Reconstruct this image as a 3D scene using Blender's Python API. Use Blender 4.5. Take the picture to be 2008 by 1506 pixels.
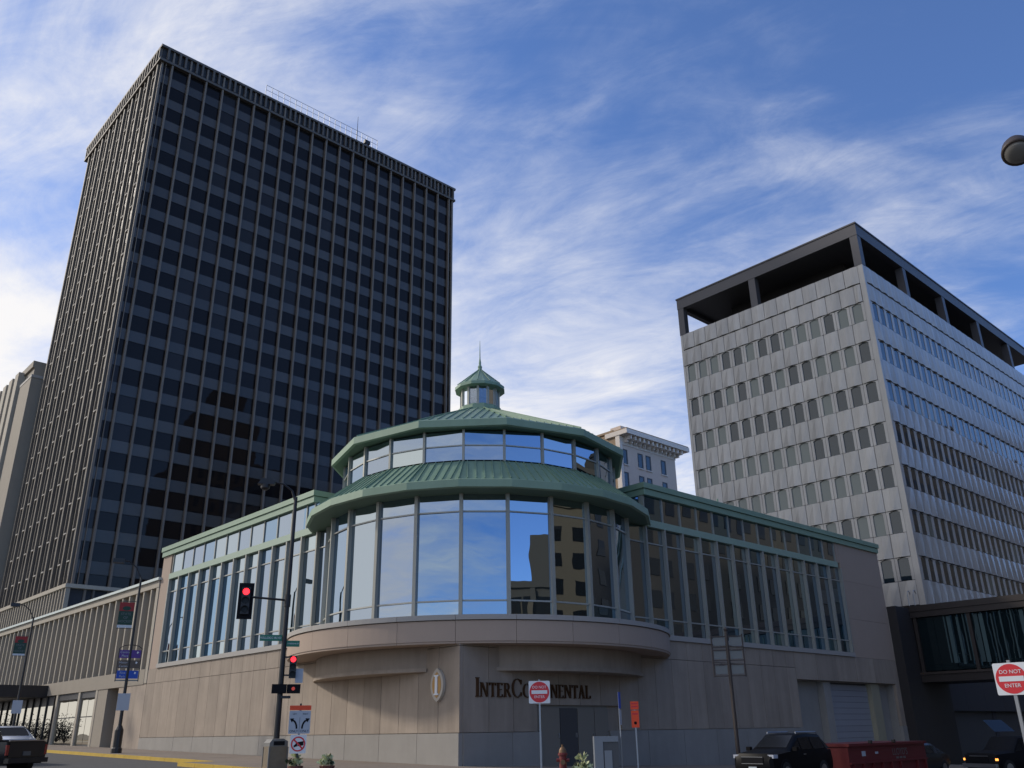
import bpy, math, random
from mathutils import Vector, Matrix
random.seed(7)
R = math.radians
S = bpy.context.scene
for o in list(bpy.data.objects): bpy.data.objects.remove(o)

# ------------------------------------------------------------------ camera
PITCH, ROLL, YAW, FPX = 0.38268152, -0.0155886, 0.8221664, 1693.047
CAMZ = 1.7
cp, sp, cr, sr, cy_, sy_ = math.cos(PITCH), math.sin(PITCH), math.cos(ROLL), math.sin(ROLL), math.cos(YAW), math.sin(YAW)
fwd = Vector((cy_, sy_, 0)); rgt = Vector((sy_, -cy_, 0)); upv = Vector((0, 0, 1))
f2 = fwd*cp + upv*sp; u2 = -fwd*sp + upv*cp
r3 = rgt*cr + u2*sr; u3 = -rgt*sr + u2*cr
cam = bpy.data.cameras.new('camera'); cam.sensor_width = 36; cam.lens = 36*FPX/2008
cam.clip_start = 0.1; cam.clip_end = 6000
camo = bpy.data.objects.new('camera', cam); S.collection.objects.link(camo)
camo.matrix_world = Matrix(((r3.x, u3.x, -f2.x, 0), (r3.y, u3.y, -f2.y, 0), (r3.z, u3.z, -f2.z, CAMZ), (0, 0, 0, 1)))
S.camera = camo
S.render.resolution_x, S.render.resolution_y = 1024, 768

# ------------------------------------------------------------------ sky and sun
SUN = Vector((-1.0, 1.7, 1.1)).normalized()          # towards the sun
W = bpy.data.worlds.new('World'); S.world = W; W.use_nodes = True
nt = W.node_tree; N = nt.nodes; L = nt.links
for n in list(N): N.remove(n)
def nd(t, **k):
    n = N.new(t)
    for a, b in k.items(): setattr(n, a, b)
    return n
out = nd('ShaderNodeOutputWorld'); bg = nd('ShaderNodeBackground'); bg.inputs['Strength'].default_value = 0.10
sky = nd('ShaderNodeTexSky', sky_type='NISHITA', sun_disc=False)
sky.sun_elevation = math.asin(SUN.z); sky.sun_rotation = math.atan2(SUN.x, SUN.y)
sky.altitude = 300; sky.air_density = 0.85; sky.dust_density = 0.1; sky.ozone_density = 3.0
tc = nd('ShaderNodeTexCoord'); sep = nd('ShaderNodeSeparateXYZ'); L.new(tc.outputs['Generated'], sep.inputs[0])
def mth(op, a, b=None, clamp=False):
    n = nd('ShaderNodeMath', operation=op, use_clamp=clamp)
    for i, v in enumerate((a, b)):
        if v is None: continue
        if isinstance(v, (int, float)): n.inputs[i].default_value = v
        else: L.new(v, n.inputs[i])
    return n.outputs[0]
zc = mth('ADD', mth('MAXIMUM', sep.outputs[2], 0.0), 0.14)
px = mth('DIVIDE', sep.outputs[0], zc); py = mth('DIVIDE', sep.outputs[1], zc)
cmb = nd('ShaderNodeCombineXYZ'); L.new(px, cmb.inputs[0]); L.new(py, cmb.inputs[1])
def cirrus(rot, sc, loc, detail, dist, rough=0.6):
    mp = nd('ShaderNodeMapping', vector_type='TEXTURE'); mp.inputs['Rotation'].default_value = (0, 0, R(rot)); mp.inputs['Scale'].default_value = (1/sc[0], 1/sc[1], 1); mp.inputs['Location'].default_value = loc
    L.new(cmb.outputs[0], mp.inputs[0])
    nz = nd('ShaderNodeTexNoise'); nz.inputs['Scale'].default_value = 1.0; nz.inputs['Detail'].default_value = detail; nz.inputs['Roughness'].default_value = rough; nz.inputs['Distortion'].default_value = dist
    L.new(mp.outputs[0], nz.inputs['Vector']); return nz.outputs[0]
n1 = cirrus(-66, (1.4, 2.2), (3.1, 0.4, 0), 11, 1.0, 0.64)        # long streaks
n2 = cirrus(-60, (0.8, 1.15), (7.3, 2.2, 0), 5, 0.5)             # broad veils
n3 = cirrus(-70, (3.6, 7.5), (1.3, 5.0, 0), 9, 1.2, 0.7)        # fine wisps
leftness = mth('MULTIPLY', mth('SUBTRACT', sep.outputs[1], sep.outputs[0]), 0.25)   # more cloud towards the sun side
horiz = mth('MULTIPLY', mth('POWER', mth('SUBTRACT', 1.0, mth('MAXIMUM', sep.outputs[2], 0.0), True), 4.0), 0.85)
sunside = mth('ADD', 0.30, mth('ADD', mth('MULTIPLY', sep.outputs[0], 0.46), mth('MULTIPLY', sep.outputs[1], 0.58)), True)   # haze gathers on the sun's side of the sky
horiz = mth('MULTIPLY', horiz, sunside)
dens = mth('ADD', mth('ADD', mth('MULTIPLY', n1, 0.60), mth('MULTIPLY', n2, 0.78)), mth('MULTIPLY', n3, 0.26))
dens = mth('ADD', mth('ADD', dens, leftness), horiz)
ramp = nd('ShaderNodeMapRange', interpolation_type='SMOOTHSTEP'); L.new(dens, ramp.inputs[0])
ramp.inputs[1].default_value = 0.64; ramp.inputs[2].default_value = 1.18; ramp.inputs[3].default_value = 0.02; ramp.inputs[4].default_value = 0.97
hs = nd('ShaderNodeMix', data_type='RGBA', blend_type='MULTIPLY'); hs.inputs[0].default_value = 1.0; hs.inputs[7].default_value = (1.30, 1.58, 2.05, 1)
L.new(sky.outputs[0], hs.inputs[6])
mix = nd('ShaderNodeMix', data_type='RGBA'); L.new(ramp.outputs[0], mix.inputs[0]); L.new(hs.outputs[2], mix.inputs[6]); 
cc = nd('ShaderNodeMix', data_type='RGBA'); cc.inputs[6].default_value = (6.6, 7.2, 8.7, 1); cc.inputs[7].default_value = (9.8, 9.6, 9.5, 1)
cr_ = nd('ShaderNodeMapRange'); cr_.inputs[1].default_value = 0.75; cr_.inputs[2].default_value = 1.15; L.new(dens, cr_.inputs[0]); L.new(cr_.outputs[0], cc.inputs[0]); L.new(cc.outputs[2], mix.inputs[7])
L.new(mix.outputs[2], bg.inputs['Color']); L.new(bg.outputs[0], out.inputs[0])

sl = bpy.data.lights.new('sun', 'SUN'); sl.energy = 2.3; sl.angle = R(4.5); sl.color = (1.0, 0.91, 0.79)
so = bpy.data.objects.new('sun', sl); S.collection.objects.link(so); so.location = (-60, 100, 80)
so.rotation_euler = SUN.to_track_quat('Z', 'Y').to_euler()
S.view_settings.view_transform = 'Standard'; S.view_settings.look = 'None'; S.view_settings.gamma = 1
S.view_settings.use_curve_mapping = False
S.view_settings.exposure = 0.0
S.render.engine = 'CYCLES'
S.cycles.max_bounces = 8; S.cycles.glossy_bounces = 4

# ------------------------------------------------------------------ materials
MAT = {}
def mat(name, col, rough=0.6, metal=0.0, spec=0.5, var=0.0, streak=0.0, noise=0.0, nscale=1.0, bump=0.0, emit=None, es=1.0, coat=0.0, ior=None, dark=None):
    if name in MAT: return MAT[name]
    m = bpy.data.materials.new(name); m.use_nodes = True; t = m.node_tree; b = t.nodes['Principled BSDF']
    b.inputs['Base Color'].default_value = (*col, 1); b.inputs['Roughness'].default_value = rough; b.inputs['Metallic'].default_value = metal
    b.inputs['Specular IOR Level'].default_value = spec
    if ior: b.inputs['IOR'].default_value = ior
    if coat: b.inputs['Coat Weight'].default_value = coat; b.inputs['Coat Roughness'].default_value = 0.06
    if emit: b.inputs['Emission Color'].default_value = (*emit, 1); b.inputs['Emission Strength'].default_value = es
    fac = None
    def mm(op, a, c):
        n = t.nodes.new('ShaderNodeMath'); n.operation = op
        for i, v in enumerate((a, c)):
            if isinstance(v, (int, float)): n.inputs[i].default_value = v
            else: t.links.new(v, n.inputs[i])
        return n.outputs[0]
    geo = t.nodes.new('ShaderNodeNewGeometry')
    if noise or streak:
        def nz(scale, vec, d=6, ro=0.6):
            mp = t.nodes.new('ShaderNodeMapping'); mp.inputs['Scale'].default_value = vec; t.links.new(geo.outputs['Position'], mp.inputs[0])
            n = t.nodes.new('ShaderNodeTexNoise'); n.inputs['Scale'].default_value = scale; n.inputs['Detail'].default_value = d; n.inputs['Roughness'].default_value = ro
            t.links.new(mp.outputs[0], n.inputs['Vector']); return n.outputs[0]
        v = 1.0
        if noise: v = mm('ADD', v, mm('MULTIPLY', mm('SUBTRACT', nz(nscale, (1, 1, 1)), 0.5), 2*noise))
        if streak: v = mm('ADD', v, mm('MULTIPLY', mm('SUBTRACT', nz(nscale*2.2, (1, 1, 0.09), 7, 0.7), 0.5), 2.6*streak))
        fac = v
    if var:
        oi = t.nodes.new('ShaderNodeObjectInfo'); v = mm('ADD', 1.0, mm('MULTIPLY', mm('SUBTRACT', oi.outputs['Random'], 0.5), 2*var))
        fac = v if fac is None else mm('MULTIPLY', fac, v)
    if fac is not None:
        hv = t.nodes.new('ShaderNodeHueSaturation'); hv.inputs['Color'].default_value = (*col, 1); t.links.new(fac, hv.inputs['Value'])
        t.links.new(hv.outputs[0], b.inputs['Base Color'])
    if bump:
        n = t.nodes.new('ShaderNodeTexNoise'); n.inputs['Scale'].default_value = 14*nscale; n.inputs['Detail'].default_value = 5
        t.links.new(geo.outputs['Position'], n.inputs['Vector'])
        bp = t.nodes.new('ShaderNodeBump'); bp.inputs['Strength'].default_value = bump; bp.inputs['Distance'].default_value = 0.02
        t.links.new(n.outputs[0], bp.inputs['Height']); t.links.new(bp.outputs[0], b.inputs['Normal'])
    MAT[name] = m; return m
def mirror_glass(name, tint, body, fac, wav=0.006, rough=0.0, seethru=None):
    m = bpy.data.materials.new(name); m.use_nodes = True; t = m.node_tree; nn = t.nodes; nn.remove(nn['Principled BSDF'])
    o = nn['Material Output']; g = nn.new('ShaderNodeBsdfGlossy'); g.inputs['Color'].default_value = (*tint, 1); g.inputs['Roughness'].default_value = rough
    if seethru: d = nn.new('ShaderNodeBsdfTransparent'); d.inputs['Color'].default_value = (*seethru, 1)
    else: d = nn.new('ShaderNodeBsdfDiffuse'); d.inputs['Color'].default_value = (*body, 1)
    lw = nn.new('ShaderNodeFresnel'); lw.inputs['IOR'].default_value = 1.5
    mr = nn.new('ShaderNodeMapRange'); mr.inputs[1].default_value = 0.04; mr.inputs[2].default_value = 0.8; mr.inputs[3].default_value = fac; mr.inputs[4].default_value = 1.0
    t.links.new(lw.outputs[0], mr.inputs[0])
    mx = nn.new('ShaderNodeMixShader'); t.links.new(mr.outputs[0], mx.inputs[0]); t.links.new(d.outputs[0], mx.inputs[1]); t.links.new(g.outputs[0], mx.inputs[2])
    if name == 'wing_glass':
        oi = nn.new('ShaderNodeObjectInfo'); rm = nn.new('ShaderNodeValToRGB'); rm.color_ramp.elements[0].color = (0.36, 0.55, 0.76, 1); rm.color_ramp.elements[1].color = (0.74, 0.83, 0.84, 1)
        e_ = rm.color_ramp.elements.new(0.35); e_.color = (0.50, 0.58, 0.70, 1)
        t.links.new(oi.outputs['Random'], rm.inputs[0]); t.links.new(rm.outputs[0], g.inputs['Color'])
    tx = nn.new('ShaderNodeTexCoord'); nz = nn.new('ShaderNodeTexNoise'); nz.inputs['Scale'].default_value = 0.55; nz.inputs['Detail'].default_value = 1.5
    t.links.new(tx.outputs['Object'], nz.inputs['Vector'])
    bp = nn.new('ShaderNodeBump'); bp.inputs['Strength'].default_value = wav; bp.inputs['Distance'].default_value = 0.3
    t.links.new(nz.outputs[0], bp.inputs['Height']); t.links.new(bp.outputs[0], g.inputs['Normal'])
    t.links.new(mx.outputs[0], o.inputs[0]); MAT[name] = m; return m

mat('limestone', (0.335, 0.272, 0.212), 0.8, var=0.09, streak=0.26, noise=0.20, nscale=0.8, bump=0.12)
mat('base_stone', (0.30, 0.28, 0.25), 0.75, var=0.06, streak=0.10, noise=0.20, nscale=0.6, bump=0.1)
mat('pink_stucco', (0.41, 0.315, 0.245), 0.85, var=0.02, noise=0.05, nscale=0.9, bump=0.05)
mat('sill_stone', (0.38, 0.355, 0.32), 0.7, noise=0.06)
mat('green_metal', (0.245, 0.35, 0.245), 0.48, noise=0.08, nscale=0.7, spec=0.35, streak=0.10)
mat('green_roof', (0.195, 0.295, 0.21), 0.42, noise=0.16, nscale=1.0, var=0.07, spec=0.45, streak=0.14)
mat('green_light', (0.30, 0.395, 0.30), 0.5, noise=0.05, nscale=0.7)
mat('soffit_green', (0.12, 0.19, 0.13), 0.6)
mat('mullion', (0.34, 0.335, 0.285), 0.42, metal=0.15, noise=0.04)
mat('mullion_thin', (0.40, 0.40, 0.36), 0.4, metal=0.2)
mirror_glass('wing_glass', (0.62, 0.79, 0.88), (0.012, 0.03, 0.036), 0.62, 0.010)
mirror_glass('tower_glass', (0.80, 0.70, 0.64), (0.013, 0.011, 0.011), 0.022, 0.02, 0.02)
mirror_glass('tower_blind', (0.80, 0.71, 0.68), (0.026, 0.023, 0.022), 0.026, 0.02, 0.02)
mirror_glass('tower_glass_side', (1.0, 0.95, 0.86), (0.010, 0.010, 0.013), 0.55, 0.05, 0.03)
mirror_glass('office_glass', (0.86, 0.92, 0.95), (0.012, 0.02, 0.032), 0.07, 0.02, 0.03)
mirror_glass('blind_glass', (0.86, 0.92, 0.95), (0.13, 0.15, 0.14), 0.07, 0.02, 0.05)
mirror_glass('shop_glass', (0.95, 0.90, 0.78), (0.01, 0.012, 0.015), 0.55, 0.03)
mirror_glass('clear_glass', (0.9, 0.95, 1.0), None, 0.22, 0.0, 0.0, (0.72, 0.80, 0.84))
mirror_glass('skyway_glass', (0.7, 0.9, 0.95), (0.006, 0.012, 0.014), 0.05, 0.02)
mat('car_glass', (0.008, 0.009, 0.011), 0.22, spec=0.25)
mat('tower_spandrel', (0.062, 0.052, 0.043), 0.25, spec=0.5, var=0.28, noise=0.08)
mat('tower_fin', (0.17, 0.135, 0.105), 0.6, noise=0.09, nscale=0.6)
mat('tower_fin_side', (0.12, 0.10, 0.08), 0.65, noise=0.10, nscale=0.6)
mat('tower_crown', (0.10, 0.085, 0.073), 0.65, noise=0.10)
mat('tower_dark', (0.022, 0.022, 0.026), 0.6)
mat('ribbed_stone', (0.30, 0.26, 0.205), 0.8, noise=0.10, nscale=0.7, streak=0.05)
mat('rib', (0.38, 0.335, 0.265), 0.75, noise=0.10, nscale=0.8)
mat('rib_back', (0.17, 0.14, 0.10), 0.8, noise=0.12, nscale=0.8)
mat('coping', (0.50, 0.56, 0.54), 0.4, metal=0.4)
mat('marble', (0.455, 0.43, 0.395), 0.32, spec=0.5, coat=0.35, var=0.09, streak=0.32, noise=0.16, nscale=0.55)
mat('marble_joint', (0.10, 0.095, 0.09), 0.8)
mat('loft_steel', (0.085, 0.08, 0.085), 0.45, spec=0.5, noise=0.05)
mat('loft_dark', (0.030, 0.026, 0.025), 0.7)
mat('white_brick', (0.70, 0.57, 0.47), 0.85, noise=0.10, nscale=2.5)
mat('tan_brick', (0.36, 0.26, 0.17), 0.85, noise=0.10, nscale=2.5)
mat('cornice_white', (0.78, 0.70, 0.62), 0.7, noise=0.08, nscale=2)
mat('window_frame_dark', (0.03, 0.025, 0.022), 0.5)
mat('asphalt', (0.075, 0.073, 0.071), 0.85, noise=0.22, nscale=0.9, bump=0.5)
mat('pavement', (0.235, 0.19, 0.15), 0.85, noise=0.14, nscale=0.8, var=0.05, bump=0.25)
mat('yellow_kerb', (0.55, 0.36, 0.045), 0.75, noise=0.22, nscale=2.2, var=0.06)
mat('kerb_grey', (0.33, 0.31, 0.28), 0.85, noise=0.12, nscale=2, var=0.05)
mat('black_metal', (0.016, 0.014, 0.014), 0.45, spec=0.5)
mat('bronze_metal', (0.045, 0.032, 0.026), 0.5)
mat('grey_metal', (0.34, 0.35, 0.36), 0.4, metal=0.7)
mat('sign_white', (0.72, 0.74, 0.75), 0.45)
mat('sign_back', (0.16, 0.165, 0.16), 0.45, metal=0.5, noise=0.06)
mat('sign_red', (0.62, 0.025, 0.035), 0.45)
mat('sign_orange', (0.80, 0.075, 0.015), 0.5)
mat('sign_green', (0.015, 0.17, 0.10), 0.45)
mat('sign_black', (0.010, 0.010, 0.012), 0.6, spec=0.1)
mat('sign_purple', (0.085, 0.03, 0.22), 0.5)
mat('sign_brown', (0.10, 0.07, 0.05), 0.5)
mat('sign_blue', (0.012, 0.07, 0.42), 0.5)
mat('sign_grey', (0.40, 0.44, 0.49), 0.5)
mat('sign_pale', (0.42, 0.45, 0.49), 0.5)
mat('banner_red', (0.30, 0.035, 0.035), 0.8)
mat('banner_green', (0.022, 0.06, 0.045), 0.8)
mat('banner_white', (0.55, 0.60, 0.64), 0.8)
mat('bronze_letter', (0.10, 0.050, 0.022), 0.42, metal=0.5)
mat('emblem_orange', (0.46, 0.25, 0.07), 0.5)
mat('emblem_rim', (0.46, 0.41, 0.34), 0.5)
mat('red_lamp', (0.5, 0.0, 0.01), 0.3, emit=(1.0, 0.02, 0.03), es=3.0)
mat('dim_red_lamp', (0.3, 0.02, 0.01), 0.3, emit=(1.0, 0.10, 0.05), es=0.25)
mat('dark_lens', (0.012, 0.012, 0.012), 0.35, spec=0.25)
mat('headlamp', (0.9, 0.8, 0.6), 0.2, emit=(1.0, 0.72, 0.36), es=12.0)
mat('marker_lamp', (0.9, 0.4, 0.1), 0.3, emit=(1.0, 0.36, 0.07), es=2.5)
mat('lamp_lens', (0.16, 0.155, 0.14), 0.15, spec=0.8, coat=0.5)
mat('black_paint', (0.005, 0.005, 0.006), 0.45, spec=0.10)
mat('dark_paint', (0.007, 0.008, 0.011), 0.35, spec=0.35, coat=0.25)
mat('white_paint', (0.62, 0.63, 0.65), 0.25, spec=0.5, coat=0.6)
mat('dull_paint', (0.008, 0.008, 0.010), 0.6, spec=0.12)
mat('rubber', (0.012, 0.012, 0.012), 0.8)
mat('chrome', (0.40, 0.40, 0.41), 0.3, metal=0.9)
mat('clear_lamp', (0.45, 0.47, 0.52), 0.15, spec=0.8)
mat('tail_lamp', (0.30, 0.008, 0.01), 0.2, spec=0.7)
mat('dumpster_red', (0.125, 0.010, 0.012), 0.55, noise=0.16, nscale=2.0)
mat('hydrant_red', (0.16, 0.018, 0.015), 0.5)
mat('brass', (0.20, 0.11, 0.05), 0.5, metal=0.3)
mat('bin_stone', (0.20, 0.16, 0.11), 0.85, noise=0.2, nscale=6, bump=0.5)
mat('bin_hood', (0.17, 0.165, 0.155), 0.6, noise=0.1, nscale=3)
mat('cabinet', (0.20, 0.22, 0.24), 0.5, noise=0.05)
mat('pot', (0.16, 0.06, 0.04), 0.8)
mat('leaf_pale', (0.52, 0.55, 0.30), 0.7, var=0.1, noise=0.1, nscale=8)
mat('leaf_dark', (0.035, 0.06, 0.025), 0.7)
mat('shrub_dark', (0.022, 0.026, 0.016), 0.8, noise=0.3, nscale=4)
mat('bark', (0.07, 0.055, 0.045), 0.9)
mat('roof_gravel', (0.20, 0.19, 0.18), 0.9)
mat('shutter', (0.36, 0.37, 0.40), 0.5, metal=0.3, noise=0.05, var=0.03)
mat('door_paint', (0.22, 0.195, 0.16), 0.6)
mat('door_dark', (0.075, 0.073, 0.075), 0.4)
mat('yellow_pier', (0.33, 0.30, 0.21), 0.75, noise=0.1)
mat('skyway_frame', (0.030, 0.022, 0.019), 0.5)
mat('dark_wall', (0.065, 0.062, 0.066), 0.8, noise=0.08)
mat('curtain', (0.05, 0.085, 0.09), 0.8, var=0.25)
mat('opposite_tan', (0.115, 0.098, 0.072), 0.85, noise=0.06, nscale=0.4)
mat('opposite_brown', (0.075, 0.064, 0.05), 0.85, noise=0.06, nscale=0.4)
mirror_glass('opposite_glass', (0.5, 0.5, 0.5), (0.010, 0.010, 0.011), 0.02, 0.0)

# ------------------------------------------------------------------ helpers
COL = S.collection
class MB:
    def __init__(s): s.v = []; s.f = []; s.sm = False
    def quad(s, a, b, c, d):
        i = len(s.v); s.v += [tuple(a), tuple(b), tuple(c), tuple(d)]; s.f.append((i, i+1, i+2, i+3)); return s
    def tri(s, a, b, c):
        i = len(s.v); s.v += [tuple(a), tuple(b), tuple(c)]; s.f.append((i, i+1, i+2)); return s
    def box(s, x0, y0, z0, x1, y1, z1):
        if x0 > x1: x0, x1 = x1, x0
        if y0 > y1: y0, y1 = y1, y0
        if z0 > z1: z0, z1 = z1, z0
        i = len(s.v); s.v += [(x0,y0,z0),(x1,y0,z0),(x1,y1,z0),(x0,y1,z0),(x0,y0,z1),(x1,y0,z1),(x1,y1,z1),(x0,y1,z1)]
        s.f += [tuple(i+k for k in q) for q in ((0,3,2,1),(4,5,6,7),(0,1,5,4),(1,2,6,5),(2,3,7,6),(3,0,4,7))]; return s
    def prism(s, poly, z0, z1):
        n = len(poly); i = len(s.v)
        f0 = z0 if callable(z0) else (lambda x, y: z0); f1 = z1 if callable(z1) else (lambda x, y: z1)
        s.v += [(x, y, f0(x, y)) for x, y in poly] + [(x, y, f1(x, y)) for x, y in poly]
        s.f.append(tuple(i+k for k in range(n))[::-1]); s.f.append(tuple(i+n+k for k in range(n)))
        for k in range(n): s.f.append((i+k, i+(k+1) % n, i+n+(k+1) % n, i+n+k))
        return s
    def extr(s, poly, o, u, v, w, t0, t1):            # polygon in plane (u,v) extruded along w
        o, u, v, w = map(Vector, (o, u, v, w)); n = len(poly); i = len(s.v)
        for t in (t0, t1): s.v += [tuple(o+u*a+v*b+w*t) for a, b in poly]
        s.f.append(tuple(i+k for k in range(n))); s.f.append(tuple(i+n+k for k in range(n))[::-1])
        for k in range(n): s.f.append((i+(k+1) % n, i+k, i+n+k, i+n+(k+1) % n))
        return s
    def tube(s, pts, rad, n=8, cap=True):
        pts = [Vector(p) for p in pts]; rads = rad if isinstance(rad, (list, tuple)) else [rad]*len(pts); i0 = len(s.v)
        for k, p in enumerate(pts):
            d = (pts[min(k+1, len(pts)-1)] - pts[max(k-1, 0)]).normalized()
            a = d.orthogonal().normalized() if abs(d.z) < 0.95 else (Vector((1, 0, 0)) - d*d.x).normalized()
            if abs(d.z) < 0.95: a = d.cross(Vector((0, 0, 1))).normalized()
            b = d.cross(a)
            s.v += [tuple(p + (a*math.cos(2*math.pi*j/n) + b*math.sin(2*math.pi*j/n))*rads[k]) for j in range(n)]
        for k in range(len(pts)-1):
            for j in range(n):
                a = i0+k*n+j; b = i0+k*n+(j+1) % n; s.f.append((a, b, b+n, a+n))
        if cap: s.f.append(tuple(i0+j for j in range(n))[::-1]); s.f.append(tuple(i0+(len(pts)-1)*n+j for j in range(n)))
        return s
    def lathe(s, prof, c=(0, 0, 0), n=16):
        i0 = len(s.v); c = Vector(c)
        for r, z in prof: s.v += [(c.x+r*math.cos(2*math.pi*j/n), c.y+r*math.sin(2*math.pi*j/n), c.z+z) for j in range(n)]
        for k in range(len(prof)-1):
            for j in range(n):
                a = i0+k*n+j; b = i0+k*n+(j+1) % n; s.f.append((a, b, b+n, a+n))
        s.f.append(tuple(i0+j for j in range(n))[::-1]); s.f.append(tuple(i0+(len(prof)-1)*n+j for j in range(n)))
        return s
    def mesh(s, name, m, off=(0, 0, 0), smooth=False):
        me = bpy.data.meshes.new(name); ox, oy, oz = off
        me.from_pydata([(x-ox, y-oy, z-oz) for x, y, z in s.v], [], s.f); me.update()
        if m: me.materials.append(MAT[m])
        if smooth: me.polygons.foreach_set('use_smooth', [True]*len(me.polygons)); me.update()
        return me
def tag(o, label=None, cat=None, group=None, kind=None):
    if label: o['label'] = label
    if cat: o['category'] = cat
    if group: o['group'] = group
    if kind: o['kind'] = kind
    return o
def base(o):
    b = Vector((0, 0, 0))
    while o is not None: b += o.location; o = o.parent
    return b
def thing(name, loc, label, cat, group=None, rz=0):
    o = bpy.data.objects.new(name, None); COL.objects.link(o); o.location = loc; o.empty_display_size = 0.5; o.rotation_euler.z = rz
    return tag(o, label, cat, group)
def part(name, mb, m, parent=None, label=None, smooth=False, kind=None, local=False):
    me = mb.mesh(name, m, (0, 0, 0) if (local or parent is None) else base(parent), smooth)
    o = bpy.data.objects.new(name, me); COL.objects.link(o); o.parent = parent
    return tag(o, label, kind=kind)
def inst(name, me, parent, loc, rot=(0, 0, 0), local=False):
    o = bpy.data.objects.new(name, me); COL.objects.link(o); o.parent = parent
    o.location = Vector(loc) if local else Vector(loc) - base(parent); o.rotation_euler = rot; return o
def text_mesh(s, size, m, depth=0.004, align='CENTER'):
    c = bpy.data.curves.new('text', 'FONT'); c.body = s; c.size = size; c.extrude = depth; c.align_x = align; c.align_y = 'CENTER'
    o = bpy.data.objects.new('text', c); COL.objects.link(o); bpy.context.view_layer.update()
    me = bpy.data.meshes.new_from_object(o.evaluated_get(bpy.context.evaluated_depsgraph_get()))
    bpy.data.objects.remove(o); me.materials.clear(); me.materials.append(MAT[m]); return me
def jit(a=0.004): return random.uniform(-a, a)
def clampf(v, a, b): return max(a, min(b, v))
def gz(x, y): return 0.0155*clampf(y, -40, 150) - 0.03*clampf(x-22, 0, 48)
def facing(dx, dy): return math.atan2(dx, -dy)          # rotation so that local -Y looks along (dx,dy)

# ------------------------------------------------------------------ ground
def sheet(name, xs, ys, dz, m):
    b = MB(); nx = len(xs)
    b.v = [(x, y, gz(x, y)+dz) for y in ys for x in xs]
    b.f = [(j*nx+i, j*nx+i+1, (j+1)*nx+i+1, (j+1)*nx+i) for j in range(len(ys)-1) for i in range(nx-1)]
    return tag(part(name, b, m), kind='structure')
sheet('street', [-900, -100, 0, 12, 22, 40, 70, 200, 1500], [-900, -40, 0, 30, 60, 100, 150, 1500], -0.15, 'asphalt')
KR = 6.0
arc = [(23.4-KR*math.cos(a), 26.5-KR*math.sin(a)) for a in [R(90*k/10) for k in range(11)]]
sw = tag(bpy.data.objects.new('pavement', None), kind='structure'); COL.objects.link(sw)
b = MB()
b.prism([(19.15, 150), (19.15, 41), (30, 41), (30, 150)], lambda x, y: gz(x, y)-0.4, lambda x, y: gz(x, y)-0.004)
b.prism([(17.55, 40.99), (17.55, 26.5), (22, 26.5), (22, 40.99)], lambda x, y: gz(x, y)-0.4, lambda x, y: gz(x, y)-0.004)
b.prism([(22, 40.99), (22, 20.65), (70, 20.65), (70, 40.99)], lambda x, y: gz(x, y)-0.4, lambda x, y: gz(x, y)-0.004)
b.prism([(22, 26.5)] + [(23.4-5.85*math.cos(a), 26.5-5.85*math.sin(a)) for a in [R(76*k/8) for k in range(9)]], lambda x, y: gz(x, y)-0.4, lambda x, y: gz(x, y)-0.004)
part('pavement_bed', b, 'kerb_grey', sw)
# concrete slabs of the pavement, laid one by one near the frame
def slab(x0, y0, x1, y1):
    g = 0.012; p = MB().prism([(x0+g, y0+g), (x1-g, y0+g), (x1-g, y1-g), (x0+g, y1-g)], lambda x, y: gz(x, y)-0.05, lambda x, y: gz(x, y)+0.004+jit(0.002))
    part('paving_slab', p, 'pavement', sw)
y = 41.0
while y < 88: slab(19.2, y, 22.1, y+1.9); slab(22.1, y, 25.0, y+1.9); y += 1.9
y = 26.6
while y < 40: slab(17.6, y, 20.0, y+1.8); slab(20.0, y, 22.0, y+1.8); slab(22.0, y, 25.0, y+1.8); y += 1.8
x = 25.05
while x < 66: slab(x, 20.7, x+2, 23.9); slab(x, 23.9, x+2, 27.2); slab(x, 27.2, x+2, 30.5); x += 2.0
kb = tag(bpy.data.objects.new('kerb', None), kind='structure'); COL.objects.link(kb)
def kerb_line(pts, m, step=1.8, w=0.16):
    for (x0, y0), (x1, y1) in zip(pts, pts[1:]):
        d = math.hypot(x1-x0, y1-y0); n = max(1, round(d/step)); ux, uy = (x1-x0)/d, (y1-y0)/d; nx, ny = uy, -ux
        for k in range(n):
            a = d*k/n+0.012; c = d*(k+1)/n-0.012; j = jit(0.006)
            q = [(x0+ux*a, y0+uy*a), (x0+ux*c, y0+uy*c), (x0+ux*c+nx*w, y0+uy*c+ny*w), (x0+ux*a+nx*w, y0+uy*a+ny*w)]
            part('kerb_stone', MB().prism(q[::-1] if nx*uy < 0 else q, lambda x, y: gz(x, y)-0.35, lambda x, y: gz(x, y)+0.012+j), m, kb)
kerb_line([(19.0, 120), (19.0, 41.0)][::-1], 'yellow_kerb')
kerb_line([(17.4, 41.0), (19.0, 41.0)], 'yellow_kerb')
kerb_line([(17.4, 26.5), (17.4, 41.0)], 'yellow_kerb')
kerb_line(arc[::-1], 'kerb_grey', 1.2)
kerb_line([(70, 20.5), (23.4, 20.5)], 'kerb_grey')

# ================================================================== the rotunda hotel building
X0, Y0 = 25.05, 30.59
CX, CY = 32.40, 37.80
YE, XE = 66.0, 67.4
hb = thing('rotunda_building', (X0, Y0, 0), 'low stone hotel building with green-roofed glass rotunda over its corner', 'building')
Z_TOP, Z_FL, Z_FB, Z_CB, Z_BB, Z_T1, Z_T2, Z_SILL, Z_SB, Z_BASE = 15.0, 14.65, 14.3, 12.87, 12.47, 11.55, 7.36, 6.52, 6.24, 1.68
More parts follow.
